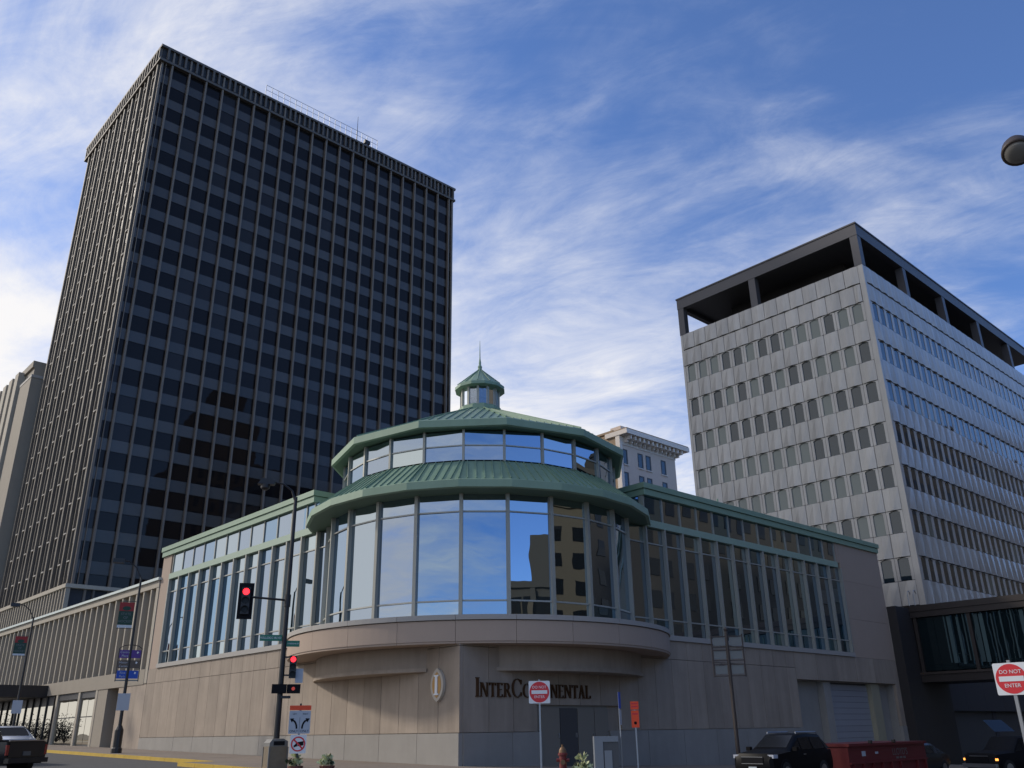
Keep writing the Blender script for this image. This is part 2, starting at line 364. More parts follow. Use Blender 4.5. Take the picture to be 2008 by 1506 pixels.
# core behind the cladding
b = MB()
b.box(X0+0.35, Y0+0.9, -3, XE-0.14, YE-0.1, Z_SB-0.05)
b.box(X0+0.9, 44.4, Z_SB, X0+16, YE-0.06, Z_TOP-0.4); b.box(39.2, Y0+0.9, Z_SB, XE-0.06, Y0+18, Z_TOP-0.4)
part('core', b, 'dark_wall', hb)
# stone cladding panels, left wall (faces -x) and right wall (faces -y)
cladL = part('left_wall', MB().box(X0+0.2, Y0+0.2, -3, X0+0.34, YE, Z_SB), 'limestone', hb)
cladR = part('right_wall', MB().box(X0+0.345, Y0+0.2, -3, 52.9, Y0+0.34, Z_SB).box(52.9, Y0+0.2, 4.55, 66.7, Y0+0.34, Z_SB).box(66.7, Y0+0.2, -3, XE, Y0+0.34, Z_SB), 'limestone', hb)
pw = 1.475
def xpanel(y0, y1, z0, z1, m, par, pr=0.0):
    g = 0.012; part('stone_panel', MB().box(X0-pr+jit(0.003), y0+g, z0+g, X0+0.2, y1-g, z1-g), m, par)
def ypanel(x0, x1, z0, z1, m, par, pr=0.0):
    g = 0.012; part('stone_panel', MB().box(x0+g, Y0-pr+jit(0.003), z0+g, x1-g, Y0+0.2, z1-g), m, par)
n = 24
for k in range(n):
    y0 = Y0+(YE-Y0)*k/n; y1 = Y0+(YE-Y0)*(k+1)/n
    if k == 0: y0 += 0.0
    xpanel(y0, y1, Z_BASE, 5.25, 'limestone', cladL); xpanel(y0, y1, 5.25, Z_SB, 'limestone', cladL)
k = 0
x = X0+0.2
while x < 52.8:
    x1 = min(x+pw, 52.9)
    if x1 > 52.0: x1 = 52.9
    z0 = Z_BASE
    if x1 > 29.9 and x < 34.7: z0 = 2.82
    ypanel(x, x1, z0, 5.25, 'limestone', cladR); ypanel(x, x1, 5.25, Z_SB, 'limestone', cladR); x = x1
for a, c in ((52.9, 55.6), (55.6, 58.3), (58.3, 61.0), (61.0, 63.8), (63.8, 66.7)): ypanel(a, c, 4.55, Z_SB, 'limestone', cladR)
ypanel(66.7, XE, Z_BASE, Z_SB, 'limestone', cladR)
y = Y0+0.0
while y < YE-0.1: y1 = min(y+2.95, YE); xpanel(y, y1, -2, Z_BASE, 'base_stone', cladL, 0.03); y = y1
x = X0+0.2
for x, x1 in ((X0+0.2, 28.1), (28.1, 29.95), (34.65, 37.6), (37.6, 40.6), (40.6, 43.6), (43.6, 46.6), (46.6, 49.7), (49.7, 52.9), (66.7, XE)): ypanel(x, x1, -2, Z_BASE, 'base_stone', cladR, 0.03)
# wide plain corner panel walls beside the glazing
part('end_wall', MB().box(X0+0.03, 64.45, Z_SB, X0+0.5, YE, Z_FB), 'pink_stucco', hb)
for z0, z1 in ((Z_SB, 8.9), (8.9, 11.6), (11.6, Z_FB)): part('end_panel', MB().box(61.1, Y0+0.03, z0+0.006, XE, Y0+0.5, z1-0.006), 'pink_stucco', hb)
part('gable_wall', MB().box(XE-0.12, Y0+0.5, -3, XE-0.01, Y0+18, Z_FB), 'pink_stucco', hb)
# service doors under the lettering
bay = part('door_recess', MB().box(29.95, Y0+0.12, -1, 34.65, Y0+0.2, 2.82), 'door_paint', hb)
for a, c, m in ((29.98, 31.2, 'door_paint'), (31.2, 32.4, 'door_dark'), (32.4, 33.6, 'door_paint'), (33.6, 34.62, 'door_paint')):
    d = part('door', MB().box(a+0.02, Y0+0.03, -1, c-0.02, Y0+0.12, 2.70), m, hb); part('handle', MB().box(c-0.16, Y0-0.03, 1.4, c-0.10, Y0+0.03, 1.6), 'grey_metal', d)
# loading bay with roller shutter
part('loading_recess', MB().box(52.9, Y0+0.75, -3, 66.7, Y0+0.85, 4.55).box(52.9, Y0+0.2, -3, 52.95, Y0+0.75, 4.55).box(66.65, Y0+0.2, -3, 66.7, Y0+0.75, 4.55).box(52.95, Y0+0.36, 4.5, 66.65, Y0+0.75, 4.54), 'base_stone', hb)
sh = part('roller_shutter', MB().box(57.5, Y0+0.66, -3, 63.3, Y0+0.74, 4.5), 'door_dark', hb)
z = -1.3
while z < 4.3: part('slat', MB().box(57.5, Y0+0.60+jit(0.006), z, 63.3, Y0+0.66, z+0.36), 'shutter', sh); z += 0.38
part('pier', MB().box(56.6, Y0+0.25, -3, 57.5, Y0+0.74, 4.5), 'base_stone', hb); part('pier', MB().box(63.3, Y0+0.25, -3, 64.5, Y0+0.74, 4.5), 'yellow_pier', hb)
part('vent_cap', MB().lathe([(0.10, 0), (0.16, 0.05), (0.16, 0.2), (0.05, 0.28)], (44.6, Y0-0.1, 4.9), 10), 'bronze_metal', hb)

# ---- wing glazing
def wing(axis, ts, t_in, t_out):
    # axis 'y': plane x=X0 facing -x, 'x': plane y=Y0 facing -y; ts: mullion positions
    def B(t0, t1, d0, d1, z0, z1):                  # d: depth behind the wall face
        return MB().box(X0+d0, t0, z0, X0+d1, t1, z1) if axis == 'y' else MB().box(t0, Y0+d0, z0, t1, Y0+d1, z1)
    gl = part('window_wall', B(t_in, t_out, 0.46, 0.5, Z_SILL, Z_BB), 'door_dark', hb)
    part('sill', B(t_in, t_out, -0.10, 0.44, Z_SB+0.004, Z_SILL), 'sill_stone', hb)
    gd = 0.22
    for t in ts: part('mullion', B(t-0.062, t+0.062, -0.02, gd-0.01, Z_SILL, Z_BB), 'mullion', gl)
    lo, hi = min(t_in, t_out), max(t_in, t_out)
    part('transom', B(lo, hi, gd-0.07, gd-0.012, Z_T1-0.035, Z_T1+0.035), 'mullion_thin', gl); part('transom', B(lo, hi, gd-0.07, gd-0.012, Z_T2-0.035, Z_T2+0.035), 'mullion_thin', gl)
    edges = sorted(set(ts))
    if edges[0] > lo+0.4: edges = [lo]+edges
    if edges[-1] < hi-0.4: edges = edges+[hi]
    cache = {}
    for a, c in zip(edges, edges[1:]):
        w = c-a-0.02
        for z0, z1 in ((Z_SILL, Z_T2), (Z_T2, Z_T1), (Z_T1, Z_BB)):
            h = z1-z0-0.02; key = (round(w, 2), round(h, 2))
            if key not in cache:
                cache[key] = (MB().box(-0.01, -w/2, -h/2, 0.01, w/2, h/2) if axis == 'y' else MB().box(-w/2, -0.01, -h/2, w/2, 0.01, h/2)).mesh('pane', 'wing_glass')
            mid = (a+c)/2; loc = (X0+gd+0.01, mid, (z0+z1)/2) if axis == 'y' else (mid, Y0+gd+0.01, (z0+z1)/2)
            inst('pane', cache[key], gl, loc, (jit(), jit(), jit()) if axis == 'y' else (jit(), jit(), jit()))
    return B
tsL = [64.40-1.738*k for k in range(13)]
BL = wing('y', tsL, 64.46, 42.3)
tsR = [38.66+1.722*k for k in range(-1, 14)]
BR = wing('x', tsR, 36.9, 61.08)
def clerestory(axis, ts, lo, hi, B):
    cl = part('clerestory', B(lo, hi, 0.40, 0.46, Z_CB, Z_FB), 'door_dark', hb)
    part('band', B(lo, hi, -0.03, 0.44, Z_BB, Z_CB), 'green_light' if axis == 'y' else 'green_light', hb)
    me = None
    for a, c in zip(ts, ts[1:]):
        w = abs(c-a)-0.10; h = Z_FB-Z_CB-0.02; mid = (a+c)/2
        if me is None: me = (MB().box(-0.01, -w/2, -h/2, 0.01, w/2, h/2) if axis == 'y' else MB().box(-w/2, -0.01, -h/2, w/2, 0.01, h/2)).mesh('pane', 'wing_glass')
        inst('pane', me, cl, (X0+0.13, mid, (Z_CB+Z_FB)/2) if axis == 'y' else (mid, Y0+0.13, (Z_CB+Z_FB)/2), (jit(), jit(), jit()))
    for t in ts: part('mullion', B(t-0.045, t+0.045, 0.06, 0.39, Z_CB, Z_FB), 'mullion', cl)
tcl = [64.20-1.745*k for k in range(12)]
clerestory('y', tcl + [44.1], 44.08, 64.45, BL)
tcr = [38.70+1.685*k for k in range(14)]
clerestory('x', tcr, 38.68, 60.64, BR)
part('clerestory_end', MB().box(60.7, Y0+0.05, Z_CB+0.004, 61.1, Y0+0.4, Z_FB), 'pink_stucco', hb)
# roof edge: fascia with a drip line, returns beside the rotunda
if True:
    part('fascia', MB().box(X0-0.10, 44.0, Z_FB, X0+3.0, YE+0.05, Z_FL), 'green_metal', hb); part('fascia', MB().box(38.6, Y0-0.10, Z_FB, XE+0.05, Y0+3.0, Z_FL), 'green_metal', hb)
    part('roof_edge', MB().box(X0-0.18, 43.93, Z_FL+0.03, X0+8, YE+0.10, Z_TOP), 'green_metal', hb); part('roof_edge', MB().box(38.52, Y0-0.18, Z_FL+0.03, XE+0.10, Y0+8, Z_TOP), 'green_metal', hb)
part('clerestory_return', MB().box(X0+0.15, 44.1, Z_CB, X0+5, 44.16, Z_FB).box(38.72, Y0+0.15, Z_CB, 38.78, Y0+5, Z_FB), 'wing_glass', hb)
part('band_return', MB().box(X0+0.46, 44.02, Z_BB, X0+5, 44.4, Z_CB).box(38.62, Y0+0.46, Z_BB, 39, Y0+5, Z_CB), 'green_metal', hb)
part('roof_deck', MB().box(X0+0.6, Y0+9, Z_BB-0.6, XE-0.2, YE-0.1, Z_BB-0.4).box(X0+8.1, 44.2, Z_TOP-0.5, XE-0.2, YE, Z_TOP-0.3), 'roof_gravel', hb)

# ---- rotunda
NF = 24; ST = 15.0; A0 = 223.36
def va(i): return R(A0+(i-3)*ST)
def rp(r, a, z): return (CX+r*math.cos(a), CY+r*math.sin(a), z)
ro = part('rotunda_wall', MB().lathe([(8.25, 6.3), (8.25, 13.0)], (CX, CY, 0), 24), 'door_dark', hb)
RM = 8.6; ap = math.cos(R(ST/2))
vis = list(range(-2, 10))
levels = ((6.55, 7.42), (7.42, 11.66), (11.66, 12.56))
fw = 2*RM*math.sin(R(ST/2))
pm = {}
for z0, z1 in levels:
    pm[z0] = MB().box(-0.01, -fw/2+0.07, -(z1-z0)/2+0.02, 0.01, fw/2-0.07, (z1-z0)/2-0.02).mesh('pane', 'wing_glass')
for i in vis:
    a = va(i)+R(ST/2)
    for z0, z1 in levels:
        r = RM*ap-0.06; inst('pane', pm[z0], ro, rp(r, a, (z0+z1)/2), (jit(0.003), jit(0.003), a+jit(0.006)))
    for z in (7.42, 11.66): part('transom', MB().extr([(-fw/2, -0.035), (fw/2, -0.035), (fw/2, 0.035), (-fw/2, 0.035)], rp(RM*ap, a, z), (-math.sin(a), math.cos(a), 0), (0, 0, 1), (math.cos(a), math.sin(a), 0), -0.05, 0.02), 'mullion_thin', ro)
for i in vis+[10]:
    a = va(i); part('mullion', MB().extr([(-0.085, 6.4), (0.085, 6.4), (0.085, 12.6), (-0.085, 12.6)], (CX, CY, 0), (-math.sin(a), math.cos(a), 0), (0, 0, 1), (math.cos(a), math.sin(a), 0), RM-0.10, RM+0.14), 'mullion', ro)
def ring(rs_zs, idx, m, name, parent, step=1, smooth=False):   # faceted ring band: profile of (r,z)
    b = MB(); pr = rs_zs
    for i in idx:
        a, c = va(i), va(i+step)
        for (r0, z0), (r1, z1) in zip(pr, pr[1:]): b.quad(rp(r0, a, z0), rp(r0, c, z0), rp(r1, c, z1), rp(r1, a, z1))
    return part(name, b, m, parent)
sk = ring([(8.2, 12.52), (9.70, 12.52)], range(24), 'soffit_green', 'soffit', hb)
ring([(9.70, 12.52), (9.86, 12.56), (9.86, 12.92), (9.80, 12.96)], range(24), 'green_metal', 'eave_fascia', hb)
skirt = ring([(9.80, 12.96), (9.62, 13.02), (7.86, 14.42)], range(24), 'green_roof', 'skirt_roof', hb)
def seams(r0, z0, r1, z1, idx, per, par, step=1, h=0.055, w=0.022):
    for i in idx:
        a, c = va(i), va(i+step); p0, p1, q0, q1 = (Vector(v) for v in (rp(r0, a, z0), rp(r0, c, z0), rp(r1, a, z1), rp(r1, c, z1)))
        ctr0 = (p0+p1)/2; ctr1 = (q0+q1)/2; nrm = (p1-p0).cross(ctr1-ctr0).normalized(); nrm = nrm if nrm.z > 0 else -nrm; t = (p1-p0).normalized()
        wid0 = (p1-p0).length; wid1 = (q1-q0).length
        for k in range(per+1):
            f = -0.5+k/per; s0 = ctr0+t*f*wid0; top = f*wid0; 
            if abs(top) <= wid1/2+1e-6: s1 = ctr1+t*top
            else:
                u = (wid0/2-abs(top))/(wid0/2-wid1/2+1e-9); s1 = s0+(ctr1-ctr0)*u
            if k in (0, per): s1 = ctr1+t*f*wid1
            if (s1-s0).length < 0.2: continue
            hh = h*1.4 if k in (0, per) else h
            b = MB(); 
            lo0, lo1 = s0-nrm*0.01, s1-nrm*0.01; o = t*w
            b.quad(lo0-o, lo1-o, s1-o+nrm*hh, s0-o+nrm*hh); b.quad(lo1+o, lo0+o, s0+o+nrm*hh, s1+o+nrm*hh); b.quad(s0-o+nrm*hh, s1-o+nrm*hh, s1+o+nrm*hh, s0+o+nrm*hh); b.quad(lo0+o, lo0-o, s0-o+nrm*hh, s0+o+nrm*hh)
            part('roof_seam', b, 'green_roof', par)
seams(9.62, 13.02, 7.86, 14.42, range(-2, 10), 6, skirt)
dr = part('upper_drum', MB().lathe([(7.5, 14.2), (7.5, 16.4)], (CX, CY, 0), 24), 'door_dark', hb)
RU = 7.92; fu = 2*RU*math.sin(R(ST/2))
um = MB().box(-0.01, -fu/2+0.05, -0.37, 0.01, fu/2-0.05, 0.37).mesh('pane', 'wing_glass')
for i in range(-4, 12):
    a = va(i)+R(ST/2)
    for z in (14.85, 15.64): inst('pane', um, dr, rp(RU*ap-0.05, a, z), (jit(0.003), jit(0.003), a+jit(0.008)))
    part('transom', MB().extr([(-fu/2, -0.03), (fu/2, -0.03), (fu/2, 0.03), (-fu/2, 0.03)], rp(RU*ap, a, 15.245), (-math.sin(a), math.cos(a), 0), (0, 0, 1), (math.cos(a), math.sin(a), 0), -0.05, 0.015), 'mullion_thin', dr)
    a = va(i); part('mullion', MB().extr([(-0.06, 14.4), (0.06, 14.4), (0.06, 16.1), (-0.06, 16.1)], (CX, CY, 0), (-math.sin(a), math.cos(a), 0), (0, 0, 1), (math.cos(a), math.sin(a), 0), RU-0.12, RU+0.08), 'mullion', dr)
ev = range(-4, 20, 2)
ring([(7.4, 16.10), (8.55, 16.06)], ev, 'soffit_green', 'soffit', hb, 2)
ring([(8.55, 16.06), (8.70, 16.10), (8.70, 16.46), (8.64, 16.50)], ev, 'green_metal', 'eave_fascia', hb, 2)
dome = ring([(8.64, 16.50), (8.5, 16.56), (1.28, 19.72)], ev, 'green_roof', 'main_roof', hb, 2)
seams(8.5, 16.56, 1.28, 19.72, ev, 10, dome, 2)
# lantern on top
lt = part('lantern', MB().lathe([(1.34, 19.62), (1.34, 19.98), (1.2, 20.02), (1.2, 20.08)], (CX, CY, 0), 12), 'green_metal', hb)
for k in range(12):
    a = R(30*k+A0); am = a+R(15); u = (-math.sin(a), math.cos(a), 0)
    part('post', MB().extr([(-0.07, 20.0), (0.07, 20.0), (0.07, 21.24), (-0.07, 21.24)], (CX, CY, 0), u, (0, 0, 1), (math.cos(a), math.sin(a), 0), 1.08, 1.22), 'mullion', lt)
    um_ = (-math.sin(am), math.cos(am), 0); wv = (math.cos(am), math.sin(am), 0)
    part('pane', MB().extr([(-0.25, 20.08), (0.25, 20.08), (0.25, 21.22), (-0.25, 21.22)], (CX, CY, 0), um_, (0, 0, 1), wv, 1.085, 1.10), 'clear_glass', lt)
    part('louvre_screen', MB().extr([(-0.27, 20.55), (0.27, 20.55), (0.27, 21.22), (-0.27, 21.22)], (CX, CY, 0), um_, (0, 0, 1), wv, 0.98, 1.0), 'sign_back', lt)
part('lantern_roof', MB().lathe([(1.15, 21.2), (1.56, 21.22), (1.56, 21.40), (1.50, 21.44), (0.10, 22.68), (0.0, 22.70)], (CX, CY, 0), 12), 'green_roof', hb)
for k in range(24):
    a = R(15*k+A0); p0 = Vector(rp(1.51*(1 if k % 2 == 0 else 0.966), a, 21.45)); p1 = Vector(rp(0.10 if k % 2 == 0 else 0.45, a, 22.70 if k % 2 == 0 else 22.37))
    part('roof_seam', MB().tube([p0, p1], 0.028 if k % 2 == 0 else 0.018, 5), 'green_roof', lt)
part('finial', MB().lathe([(0.16, 22.55), (0.12, 22.8), (0.14, 22.9), (0.07, 23.05), (0.075, 23.2), (0.035, 23.5), (0.012, 24.7)], (CX, CY, 0), 10), 'green_metal', hb)
# balcony ring
def arcband(r0, z0, z1, a0, a1, n, rin):
    b = MB(); ang = [a0+(a1-a0)*k/n for k in range(n+1)]
    b.prism([(CX+r0*math.cos(t), CY+r0*math.sin(t)) for t in ang] + [(CX+rin*math.cos(t), CY+rin*math.sin(t)) for t in ang[::-1]], z0, z1); return b
bal = part('balcony', arcband(10.22, 5.36, 6.34, R(130), R(320), 60, 7.0), 'pink_stucco', hb)
for k in range(-6, 8):
    a = R(A0+k*ST); part('balcony_panel', arcband(10.35, 5.42+0.004, 6.30, a+0.0008, a+R(ST)-0.0008, 6, 10.22), 'pink_stucco', bal)
    part('balcony_cap', arcband(10.42, 6.34, 6.56, a+0.0008, a+R(ST)-0.0008, 6, 8.9), 'sill_stone', bal)
    part('balcony_drip', arcband(10.31, 5.33, 5.42, a+0.0008, a+R(ST)-0.0008, 6, 10.0), 'pink_stucco', bal)
for s_, a0, a1 in (('l', R(146), R(213.5)), ('r', R(234), R(304))):
    lb = part('lower_beam', arcband(8.80, 4.42, 5.35, a0, a1, 22, 7.2), 'limestone', hb); part('beam_lip', arcband(8.90, 4.26, 4.42, a0, a1, 22, 7.2), 'limestone', lb)
# roof plant visible against the sky
part('roof_vent', MB().tube([(47.0, Y0+0.6, Z_TOP), (47.0, Y0+0.6, 15.5)], 0.05, 6), 'green_metal', hb)

# ---- wall lettering, raised bronze capitals
lets = thing('wall_lettering', (25.9, Y0-0.12, 3.1), 'raised bronze serif capitals spelling the hotel name on the dark right wall', 'sign')
def serif(ch):
    st, th, sf = 0.15, 0.065, 0.045
    P = []
    def bx(x0, z0, x1, z1): P.append([(x0, z0), (x1, z0), (x1, z1), (x0, z1)])
    def stem(x, w=st): bx(x, 0, x+w, 1); bx(x-0.06, 0, x+w+0.06, sf); bx(x-0.06, 1-sf, x+w+0.06, 1)
    def arcp(cx, cz, rx, rz, a0, a1, n=18, k=0.13):
        for j in range(n):
            t0 = R(a0+(a1-a0)*j/n); t1 = R(a0+(a1-a0)*(j+1)/n)
            w0 = 0.055+(k-0.055)*abs(math.cos(t0)); w1 = 0.055+(k-0.055)*abs(math.cos(t1))
            P.append([(cx+rx*math.cos(t0), cz+rz*math.sin(t0)), (cx+rx*math.cos(t1), cz+rz*math.sin(t1)), (cx+(rx-w1)*math.cos(t1), cz+(rz-w1*0.55)*math.sin(t1)), (cx+(rx-w0)*math.cos(t0), cz+(rz-w0*0.55)*math.sin(t0))])
    if ch == 'I': stem(0.07); w = 0.30
    elif ch == 'N':
        stem(0.06, 0.07); bx(0.70, 0, 0.77, 1); bx(0.64, 1-sf, 0.83, 1); P.append([(0.06, 1), (0.24, 1), (0.77, 0), (0.66, 0)]); w = 0.86
    elif ch == 'T': bx(0.02, 1-0.07, 0.72, 1); bx(0.02, 0.80, 0.07, 1); bx(0.67, 0.80, 0.72, 1); bx(0.30, 0, 0.45, 1); bx(0.24, 0, 0.51, sf); w = 0.74
    elif ch == 'E': stem(0.07); bx(0.2, 1-th, 0.58, 1); bx(0.54, 0.82, 0.58, 1); bx(0.2, 0.49, 0.48, 0.49+th); bx(0.2, 0, 0.60, th); bx(0.56, 0, 0.60, 0.2); w = 0.66
    elif ch == 'R': stem(0.07); arcp(0.34, 0.74, 0.26, 0.26, -90, 90); bx(0.2, 1-0.055, 0.36, 1); bx(0.2, 0.48, 0.36, 0.535); P.append([(0.32, 0.5), (0.46, 0.5), (0.80, 0), (0.62, 0)]); w = 0.78
    elif ch == 'C': arcp(0.48, 0.5, 0.45, 0.51, 42, 318); bx(0.78, 0.70, 0.83, 0.95); bx(0.78, 0.08, 0.83, 0.28); w = 0.88
    elif ch == 'O': arcp(0.50, 0.5, 0.47, 0.51, 0, 360, 30); w = 1.0
    elif ch == 'A': P.append([(0.05, 0), (0.12, 0), (0.42, 0.98), (0.36, 1.0)]); P.append([(0.58, 0), (0.76, 0), (0.46, 1.02), (0.34, 1.02)]); bx(0.2, 0.32, 0.56, 0.38); bx(0, 0, 0.2, sf); bx(0.52, 0, 0.82, sf); w = 0.82
    elif ch == 'L': stem(0.07); bx(0.2, 0, 0.60, th); bx(0.56, 0, 0.60, 0.22); w = 0.64
    return P, w
x = 25.92; scale = 0.60; word = 'INTERCONTINENTAL'; tot = 0
for i, ch in enumerate(word):
    h = 0.80 if ch in 'IC' and i in (0, 5) else 0.60
    P, w = serif(ch); wsc = h*0.905
    b = MB()
    for j, p in enumerate(P): b.extr([(a*wsc, c*h) for a, c in p], (x, Y0-0.0075, 3.14), (1, 0, 0), (0, 0, 1), (0, -1, 0), 0.0, 0.085+0.0012*(j % 7))
    part('letter', b, 'bronze_letter', lets); x += w*wsc+0.055
# ---- emblem on the left wall
em = thing('wall_emblem', (X0-0.05, 32.0, 2.97), 'cream and orange pointed oval emblem with a letter I on the lit wall', 'emblem')
def lens(w, h, n=14): 
    pts = []; r = (h*h/4+w*w/4)/w
    for k in range(n+1): t = -h/2+h*k/n; pts.append((math.sqrt(max(r*r-t*t, 0))-(r-w/2), t))
    for k in range(1, n): t = h/2-h*k/n; pts.append((-(math.sqrt(max(r*r-t*t, 0))-(r-w/2)), t))
    return pts
eo = (X0-0.012, 32.0, 3.66); eu, evv, ew = (0, -1, 0), (0, 0, 1), (-1, 0, 0)
part('rim', MB().extr(lens(0.90, 1.42), eo, eu, evv, ew, 0, 0.14), 'emblem_rim', em)
part('field', MB().extr(lens(0.62, 1.10), eo, eu, evv, ew, 0.14, 0.155), 'emblem_orange', em)
part('letter', MB().extr([(-0.08, -0.36), (0.08, -0.36), (0.08, 0.36), (-0.08, 0.36)], eo, eu, evv, ew, 0.156, 0.19).extr([(-0.17, -0.42), (0.17, -0.42), (0.13, -0.35), (-0.13, -0.35)], eo, eu, evv, ew, 0.157, 0.188).extr([(-0.13, 0.35), (0.13, 0.35), (0.17, 0.42), (-0.17, 0.42)], eo, eu, evv, ew, 0.157, 0.188), 'sign_white', em)


# ================================================================== dark office tower
XT, YT = 28.8, 100.95
TX1, TY1 = 80.2, 131.0
tw = thing('office_tower', (XT, YT, 2), 'tall dark glass tower with pale vertical fins and a ribbed crown', 'building')
part('core', MB().box(XT+0.25, YT+0.25, 0, TX1-0.2, TY1-0.2, 90.2), 'tower_dark', tw)
FL = [88.3-3.5*k for k in range(25)]
finx = [30.28+2.449*k for k in range(21)]
# right face (faces -y): windows and spandrels
bays = [(XT+0.12, finx[0])] + list(zip(finx, finx[1:])) + [(finx[-1], TX1)]
gme, sme = {}, {}
cells = []
for j in range(24):
    z1 = FL[j]
    for k, (a, c) in enumerate(bays): cells.append((j, k, a, c, z1))
def visible_cell(j, k): return not (k > 6 and j > 20-(k-6)*0.22 and False)
rest_g, rest_s = MB(), MB(); ng = ns = 0
cells.sort(key=lambda q: q[1]*2.449*0.75 + abs(q[0]-14)*0.9)     # nearest, largest first
for j, k, a, c, z1 in cells:
    w = round(c-a-0.02, 3); mid = (a+c)/2
    zw0, zw1 = z1-2.02, z1-0.02; zs0, zs1 = z1-3.48, z1-2.06
    if w not in gme:
        gme[w] = MB().box(-w/2, -0.02, -1.0, w/2, 0.02, 1.0).mesh('window_pane', 'tower_glass'); gme[-w] = MB().box(-w/2, -0.02, -1.0, w/2, 0.02, 1.0).mesh('window_pane', 'tower_blind'); sme[w] = MB().box(-w/2, -0.04, -0.71, w/2, 0.04, 0.71).mesh('spandrel', 'tower_spandrel')
    if zs0 < 10: continue
    if ng < 296: inst('window_pane', gme[w if random.random() > 0.2 else -w], tw, (mid, YT+0.20, (zw0+zw1)/2), (jit(0.004), 0, jit(0.004))); ng += 1
    else: rest_g.box(a+0.01, YT+0.18, zw0, c-0.01, YT+0.22, zw1)
    if ns < 296: inst('spandrel', sme[w], tw, (mid, YT+0.16, (zs0+zs1)/2)); ns += 1
    else: rest_s.box(a+0.01, YT+0.12, zs0, c-0.01, YT+0.20, zs1)
part('far_panes', rest_g, 'tower_glass', tw, kind='stuff'); part('far_spandrels', rest_s, 'tower_spandrel', tw, kind='stuff')
for x in finx: part('fin', MB().box(x-0.12, YT-0.30, 12, x+0.12, YT+0.1, 90.3), 'tower_fin', tw)
part('corner_strip', MB().box(XT+0.02, YT+0.02, 12, XT+0.30, YT+0.30, 88.2), 'tower_fin', tw); part('corner_strip', MB().box(XT+0.62, YT-0.06, 12, XT+0.70, YT+0.1, 88.2), 'tower_fin', tw)
part('corner_strip', MB().box(TX1-0.3, YT-0.2, 12, TX1, YT+0.1, 88.2), 'tower_fin', tw)
# left face (faces -x)
finy = [YT+0.75+3.07*k for k in range(10)]
pme = MB().box(-0.02, -1.20, -1.0, 0.02, 1.20, 1.0).mesh('side_pane', 'tower_glass_side'); qme = MB().box(-0.05, -1.20, -0.70, 0.05, 1.20, 0.70).mesh('side_spandrel', 'tower_spandrel')
lme = MB().box(-0.26, -0.62, -0.07, 0.02, 0.30, 0.07).mesh('sill_bracket', 'sill_stone')
nb = 0; nl = 0
for j in range(21):
    z1 = FL[j]
    for k, y in enumerate(finy):
        if k == 9: continue
        mid = y+1.53
        tilt = random.choice((0, 0, 0.03, 0.06, -0.05))
        inst('side_pane', pme, tw, (XT+0.10, mid, z1-1.02), (0, jit(0.006), jit(0.012)+tilt)); inst('side_spandrel', qme, tw, (XT+0.16, mid, z1-2.77))
        inst('sill_bracket', lme, tw, (XT+0.0, mid-0.55, z1-2.1))
for y in finy:
    part('side_fin', MB().box(XT-0.24, y-0.20, 12, XT+0.1, y+0.20, 87.9), 'tower_fin_side', tw)
    if y < finy[-1]: part('side_mullion', MB().box(XT-0.18, y+1.44, 12, XT+0.06, y+1.60, 87.9), 'tower_fin_side', tw)
# crown with ledge and ribs, base band
part('crown_ledge', MB().box(XT-0.40, YT-0.40, 88.1, TX1+0.35, TY1+0.35, 88.45), 'tower_crown', tw)
part('crown_wall', MB().box(XT-0.02, YT-0.02, 88.5, TX1, TY1, 90.4), 'tower_dark', tw)
part('crown_cap', MB().box(XT-0.42, YT-0.42, 90.4, TX1+0.38, TY1+0.38, 90.75), 'tower_crown', tw)
cr1 = MB().box(-0.14, -0.2, -0.95, 0.14, 0.2, 0.95).mesh('crown_rib', 'tower_crown'); 
for k in range(-1, 63):
    if k % 3 == 0: continue
    x = finx[0]+2.449*k/3
    if XT < x < TX1: inst('crown_rib', cr1, tw, (x, YT-0.24, 89.45))
cr2 = MB().box(-0.2, -0.14, -0.95, 0.2, 0.14, 0.95).mesh('crown_rib', 'tower_crown')
y = YT+0.2
while y < TY1: inst('crown_rib', cr2, tw, (XT-0.24, y, 89.45)); y += 1.023
part('base_band', MB().box(XT-0.7, YT-0.7, 16.6, TX1+0.3, TY1, 17.0), 'rib', tw)
part('base_wall', MB().box(XT-0.1, YT-0.1, 8, TX1, TY1, 16.6), 'tower_dark', tw)
br = MB().box(-0.45, -0.14, -3.2, 0.0, 0.14, 3.2).mesh('base_rib', 'ribbed_stone')
y = YT-0.4
while y < TY1: inst('base_rib', br, tw, (XT-0.12, y, 13.4)); y += 1.02
for k in range(0, 21): part('base_rib', MB().box(finx[k]+0.75, YT-0.5, 10, finx[k]+0.95, YT-0.1, 16.6), 'tower_crown', tw)
# roof railing and antenna
rl = part('roof_railing', MB().box(44.0, YT-0.3, 92.62, 64.0, YT-0.26, 92.68).box(44.0, YT-0.3, 91.75, 64.0, YT-0.26, 91.8), 'grey_metal', tw)
mesh_ = MB()
for k in range(21): part('rail_post', MB().box(43.97+k, YT-0.31, 90.85, 44.04+k, YT-0.25, 92.66), 'grey_metal', rl)
part('antenna', MB().tube([(60.2, YT-0.1, 90.8), (60.2, YT-0.1, 95.6)], [0.07, 0.03], 6), 'black_metal', tw)
part('floodlight', MB().box(61.6, YT-0.4, 91.1, 62.6, YT+0.1, 91.7).box(62.0, YT-0.3, 90.8, 62.15, YT-0.15, 91.1), 'black_metal', tw)

